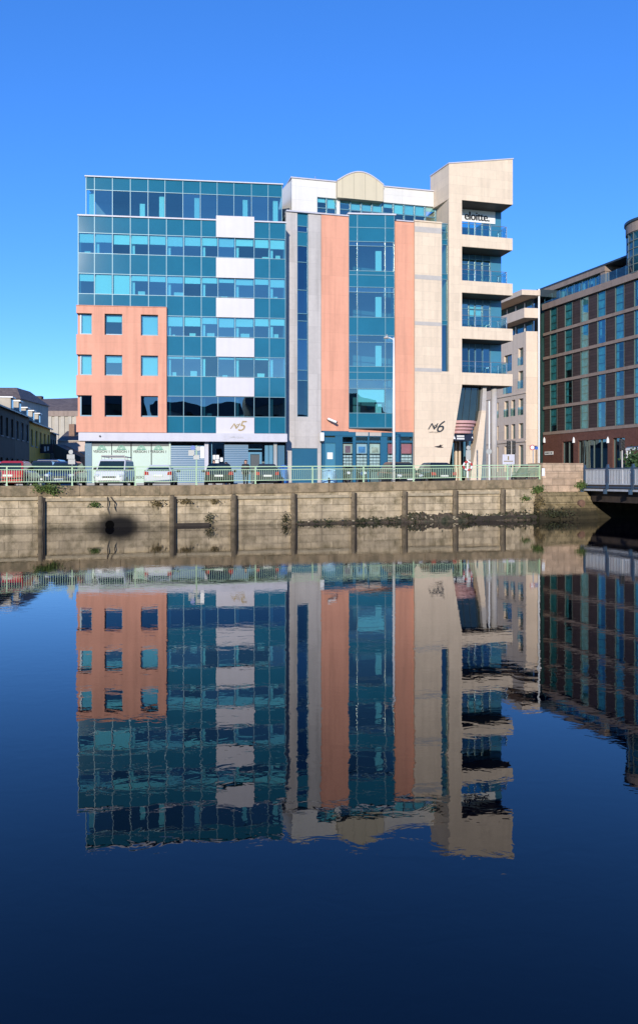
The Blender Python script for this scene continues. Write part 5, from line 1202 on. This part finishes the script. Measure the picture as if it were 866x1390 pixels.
# gull in flight in front of the cream wall
Y = 58; c = P(596,606.5,Y); T = thing('gull', 'dark gull gliding in front of the slanted cream wall', 'bird', c)
s = MB(); s.tube([c+Vector((-.34,0,.01)),c+Vector((-.22,0,.015)),c+Vector((-.05,0,.01)),c+Vector((.12,0,-.01)),c+Vector((.3,0,-.035))],[.012,.04,.075,.06,.02],8)
s.add([c+Vector(p) for p in ((-.06,0,.05),(.10,0,.04),(.22,.42,.20),(.16,.45,.19),(-.06,0,.03),(.10,0,.02),(.22,.42,.19),(.16,.45,.18),(-.06,0,.05),(.10,0,.04),(.24,-.42,.14),(.17,-.45,.13),(-.06,0,.03),(.10,0,.02),(.24,-.42,.13),(.17,-.45,.12))],
      [[0,1,2,3],[7,6,5,4],[0,4,5,1],[1,5,6,2],[2,6,7,3],[3,7,4,0],[8,9,10,11],[15,14,13,12],[8,12,13,9],[9,13,14,10],[10,14,15,11],[11,15,12,8]])
s.build('body', pm('dark_feathers', (.04,.03,.03), .7, .2, 9), T)
# ================================================================== weeds and tide-line growth
M['leaf'] = pm('weed_leaves', (.09,.14,.03), .7, .45, 5); M['leaf_dark'] = pm('dark_weed', (.035,.04,.014), .8, .5, 4); M['leaf_dry'] = pm('dry_weed', (.16,.12,.05), .8, .4, 5)
M['rubble'] = pm('muddy_rubble', (.085,.062,.038), .75, .5, 2.2, bump=.8, bscale=9, dirt=(.03,.036,.012), dirt_amt=.9)
def leaves(s, c, rx, ry, rz, n, size, rnd, bx=None):
    for _ in range(n):
        d = Vector((rnd.gauss(0,.45)*rx, rnd.gauss(0,.45)*ry, rnd.gauss(0,.45)*rz)); p = c+d
        a = Vector((rnd.uniform(-1,1),rnd.uniform(-1,1),rnd.uniform(-.6,1))).normalized(); b = a.cross(Vector((rnd.uniform(-1,1),rnd.uniform(-1,1),rnd.uniform(-1,1)))).normalized()
        l = size*rnd.uniform(.6,1.3); w = l*.4
        s.quad(p, p+a*l*.5+b*w, p+a*l, p+a*l*.5-b*w)
def weed(label, px, py, n, nn, size, rx, rz, m='leaf', drop=.2, seed=1):
    rnd = random.Random(seed); u = FQ.U(px,n); z = FQ.Z(px,py,n); c = FQ.p(u,n,z)
    T = thing('wall_weed', label, 'weed', FQ.p(u,0,z-rz), 'weeds rooted in the quay wall')
    s = MB(); leaves(s, c, rx, .16, rz, nn, size, rnd); s.build('foliage', M[m], T, weld=False)
    s = MB()
    for k in range(4): s.tube([FQ.p(u,-.05,z-rz*.4), c+Vector((rnd.uniform(-rx,rx)*.6,-.02,rnd.uniform(-.2,1)*rz*.6))],.012,4)
    s.build('stem', M['leaf_dry'], T)
weed('spreading green weed on the coping under the dark navy estate car', 55, 663, .12, 650, .10, 1.1, .24, 'leaf', seed=3)
weed('low green tuft on the coping just right of the spreading weed', 72, 667, .12, 200, .1, .4, .22, 'leaf', seed=31)
weed('bright green weed at the left corner of the sandstone pier', 731, 665, .2, 300, .11, .45, .28, 'leaf', seed=4)
weed('bright green weed at the right corner of the sandstone pier beside the bridge', 789, 659, .25, 300, .11, .42, .30, 'leaf', seed=5)
weed('olive weed hanging under the coping left of the second fender post', 213, 684, .08, 200, .1, .45, .22, 'leaf_dry', seed=6)
weed('small weed tuft under the waling right of the black stain', 128, 685, .08, 150, .1, .35, .18, 'leaf', seed=7)
weed('olive weed tuft on the wall right of the second fender post', 252, 681, .08, 160, .1, .4, .18, 'leaf_dry', seed=8)
weed('small olive weed on the wall left of the third fender post', 292, 681, .08, 130, .09, .35, .15, 'leaf_dry', seed=9)
weed('dark weed trailing on the wall at the waterline left of the third fender post', 285, 704, .1, 120, .09, .3, .35, 'leaf_dark', seed=10)
weed('dark weed at the waterline left of the fourth fender post', 388, 704, .12, 130, .09, .28, .4, 'leaf_dark', seed=11)
weed('green weed on the wall just left of the sandstone pier base', 713, 676, .1, 160, .1, .4, .2, 'leaf', seed=12)
weed('dark trailing growth over the lower step of the sandstone pier', 752, 697, 1.0, 500, .1, 1.5, .35, 'leaf_dark', seed=41)
weed('olive growth on the left edge of the stepped pier base', 733, 684, .6, 300, .11, .35, .6, 'leaf_dry', seed=42)
# rubble bank with seaweed along the foot of the wall
rnd = random.Random(21); s = MB(); ua, ub_ = FQ.U(400), FQ.U(728); N = 150; prof = [(.0,1.0),(.12,1.0),(.3,.75),(.5,.5),(.75,.2),(1.0,-.35)]
ph = [0.0]*(N+1)
hh = []
for i in range(N+1):
    t = i/N; base = .22+.5*min(1,max(0,(t-.12)/.4)); base *= .7+.35*math.sin(t*23)*math.sin(t*9+1)+.25*rnd.random(); hh.append(max(.04,.72*base*min(1,(1-t)*14+.25)))
V = []; Fc = []
for i in range(N+1):
    u = ua+(ub_-ua)*i/N
    for n, f in prof: V.append(FQ.p(u+rnd.uniform(-.05,.05), .01+n*(.55+hh[i]*.6)+rnd.uniform(-.03,.03)*(n > 0), WATER+hh[i]*f*(1+rnd.uniform(-.18,.18))-.02))
k = len(prof)
for i in range(N):
    for j in range(k-1): Fc.append([i*k+j,(i+1)*k+j,(i+1)*k+j+1,i*k+j+1])
s.add(V,Fc); kind(s.build('rubble_bank', M['rubble']), 'stuff')
s = MB(); rnd = random.Random(22)
patch = [rnd.random()**.7 for _ in range(34)]
for i in range(1500):
    t = min(.999,max(0,rnd.choice(patch)+rnd.gauss(0,.006))) if rnd.random() < .8 else rnd.random(); j = int(t*N); u = ua+(ub_-ua)*t; f = rnd.random(); n = .02+f*(.5+hh[j]*.5); z = WATER+hh[j]*(1.05-f)+rnd.uniform(0,.08)
    leaves(s, FQ.p(u,n,z), .1, .05, .08, 1, .11, rnd)
kind(s.build('seaweed', M['leaf_dark'], weld=False), 'stuff')
s = MB(); rnd = random.Random(23)
for i in range(46):
    u = ua+(ub_-ua)*rnd.random()**.8; n = .35+rnd.random()*.3; z = WATER+.1+.3*rnd.random(); r = rnd.uniform(.03,.07); c = FQ.p(u,n,z)
    s.tube([c+Vector((-r,0,0)),c+Vector((r,.02,rnd.uniform(-.03,.03)))],[r*.8,r*.6],6)
kind(s.build('pale_pebbles', M['timber_rail']), 'stuff')
# shrub on the hotel terrace
T = thing('terrace_shrub', 'green shrub in a planter on the hotel terrace', 'shrub', FH.p(FH.U(862),5,.1))
q = FH.p(FH.U(862,5),5,1.9); s = MB(); leaves(s, q, 1.0, .9, 1.3, 900, .28, random.Random(2)); s.build('foliage', pm('shrub_leaves', (.04,.085,.025), .7, .45, 3), T, weld=False)
s = MB(); s.wbox(q.x-.7,q.x+.7,q.y-.4,q.y+.4,0,.7); s.build('planter', M['ink'], T)
# ------------------------------------------------------------------ camera, sun, sky
cam = bpy.data.cameras.new('camera'); co = bpy.data.objects.new('camera', cam); COL.objects.link(co)
co.location = (0,0,EYE); co.rotation_euler = (R(90),0,0)
cam.sensor_fit = 'HORIZONTAL'; cam.sensor_width = 36; cam.lens = 36*FOC/866
cam.shift_y = -(695-HZ)/866
cam.clip_start = .1; cam.clip_end = 5000
scene.camera = co
AZ, EL = R(7), R(15.5)
sun = bpy.data.lights.new('sun', 'SUN'); sun.energy = 3.2; sun.angle = R(.5); sun.color = (1,.93,.82)
so = bpy.data.objects.new('sun', sun); COL.objects.link(so); so.location = (-20,-30,60)
so.rotation_euler = Vector((math.sin(AZ)*math.cos(EL), math.cos(AZ)*math.cos(EL), -math.sin(EL))).to_track_quat('-Z','Y').to_euler()
w = bpy.data.worlds.new('World'); scene.world = w; w.use_nodes = True
nt = w.node_tree; nt.nodes.clear(); L = nt.links.new
sky = nd(nt,'ShaderNodeTexSky', sky_type='NISHITA'); sky.sun_disc = False; sky.sun_elevation = EL; sky.sun_rotation = R(180)+AZ
sky.air_density = .8; sky.dust_density = .0; sky.ozone_density = 6.0
hs = nd(nt,'ShaderNodeHueSaturation', i_Saturation=1.22, i_Value=1.8, i_Hue=.5155)
gm = nd(nt,'ShaderNodeGamma', i_Gamma=.75)
bg = nd(nt,'ShaderNodeBackground', i_Strength=.15); ow = nd(nt,'ShaderNodeOutputWorld')
L(sky.outputs[0], gm.inputs['Color']); L(gm.outputs[0], hs.inputs['Color']); L(hs.outputs[0], bg.inputs['Color']); L(bg.outputs[0], ow.inputs['Surface'])
vs = scene.view_settings; vs.view_transform = 'Standard'; vs.look = 'None'; vs.exposure = .5; vs.gamma = 1; vs.use_curve_mapping = False
scene.cycles.transparent_max_bounces = 24; scene.cycles.max_bounces = 8; scene.cycles.glossy_bounces = 5; scene.cycles.caustics_reflective = False; scene.cycles.caustics_refractive = False
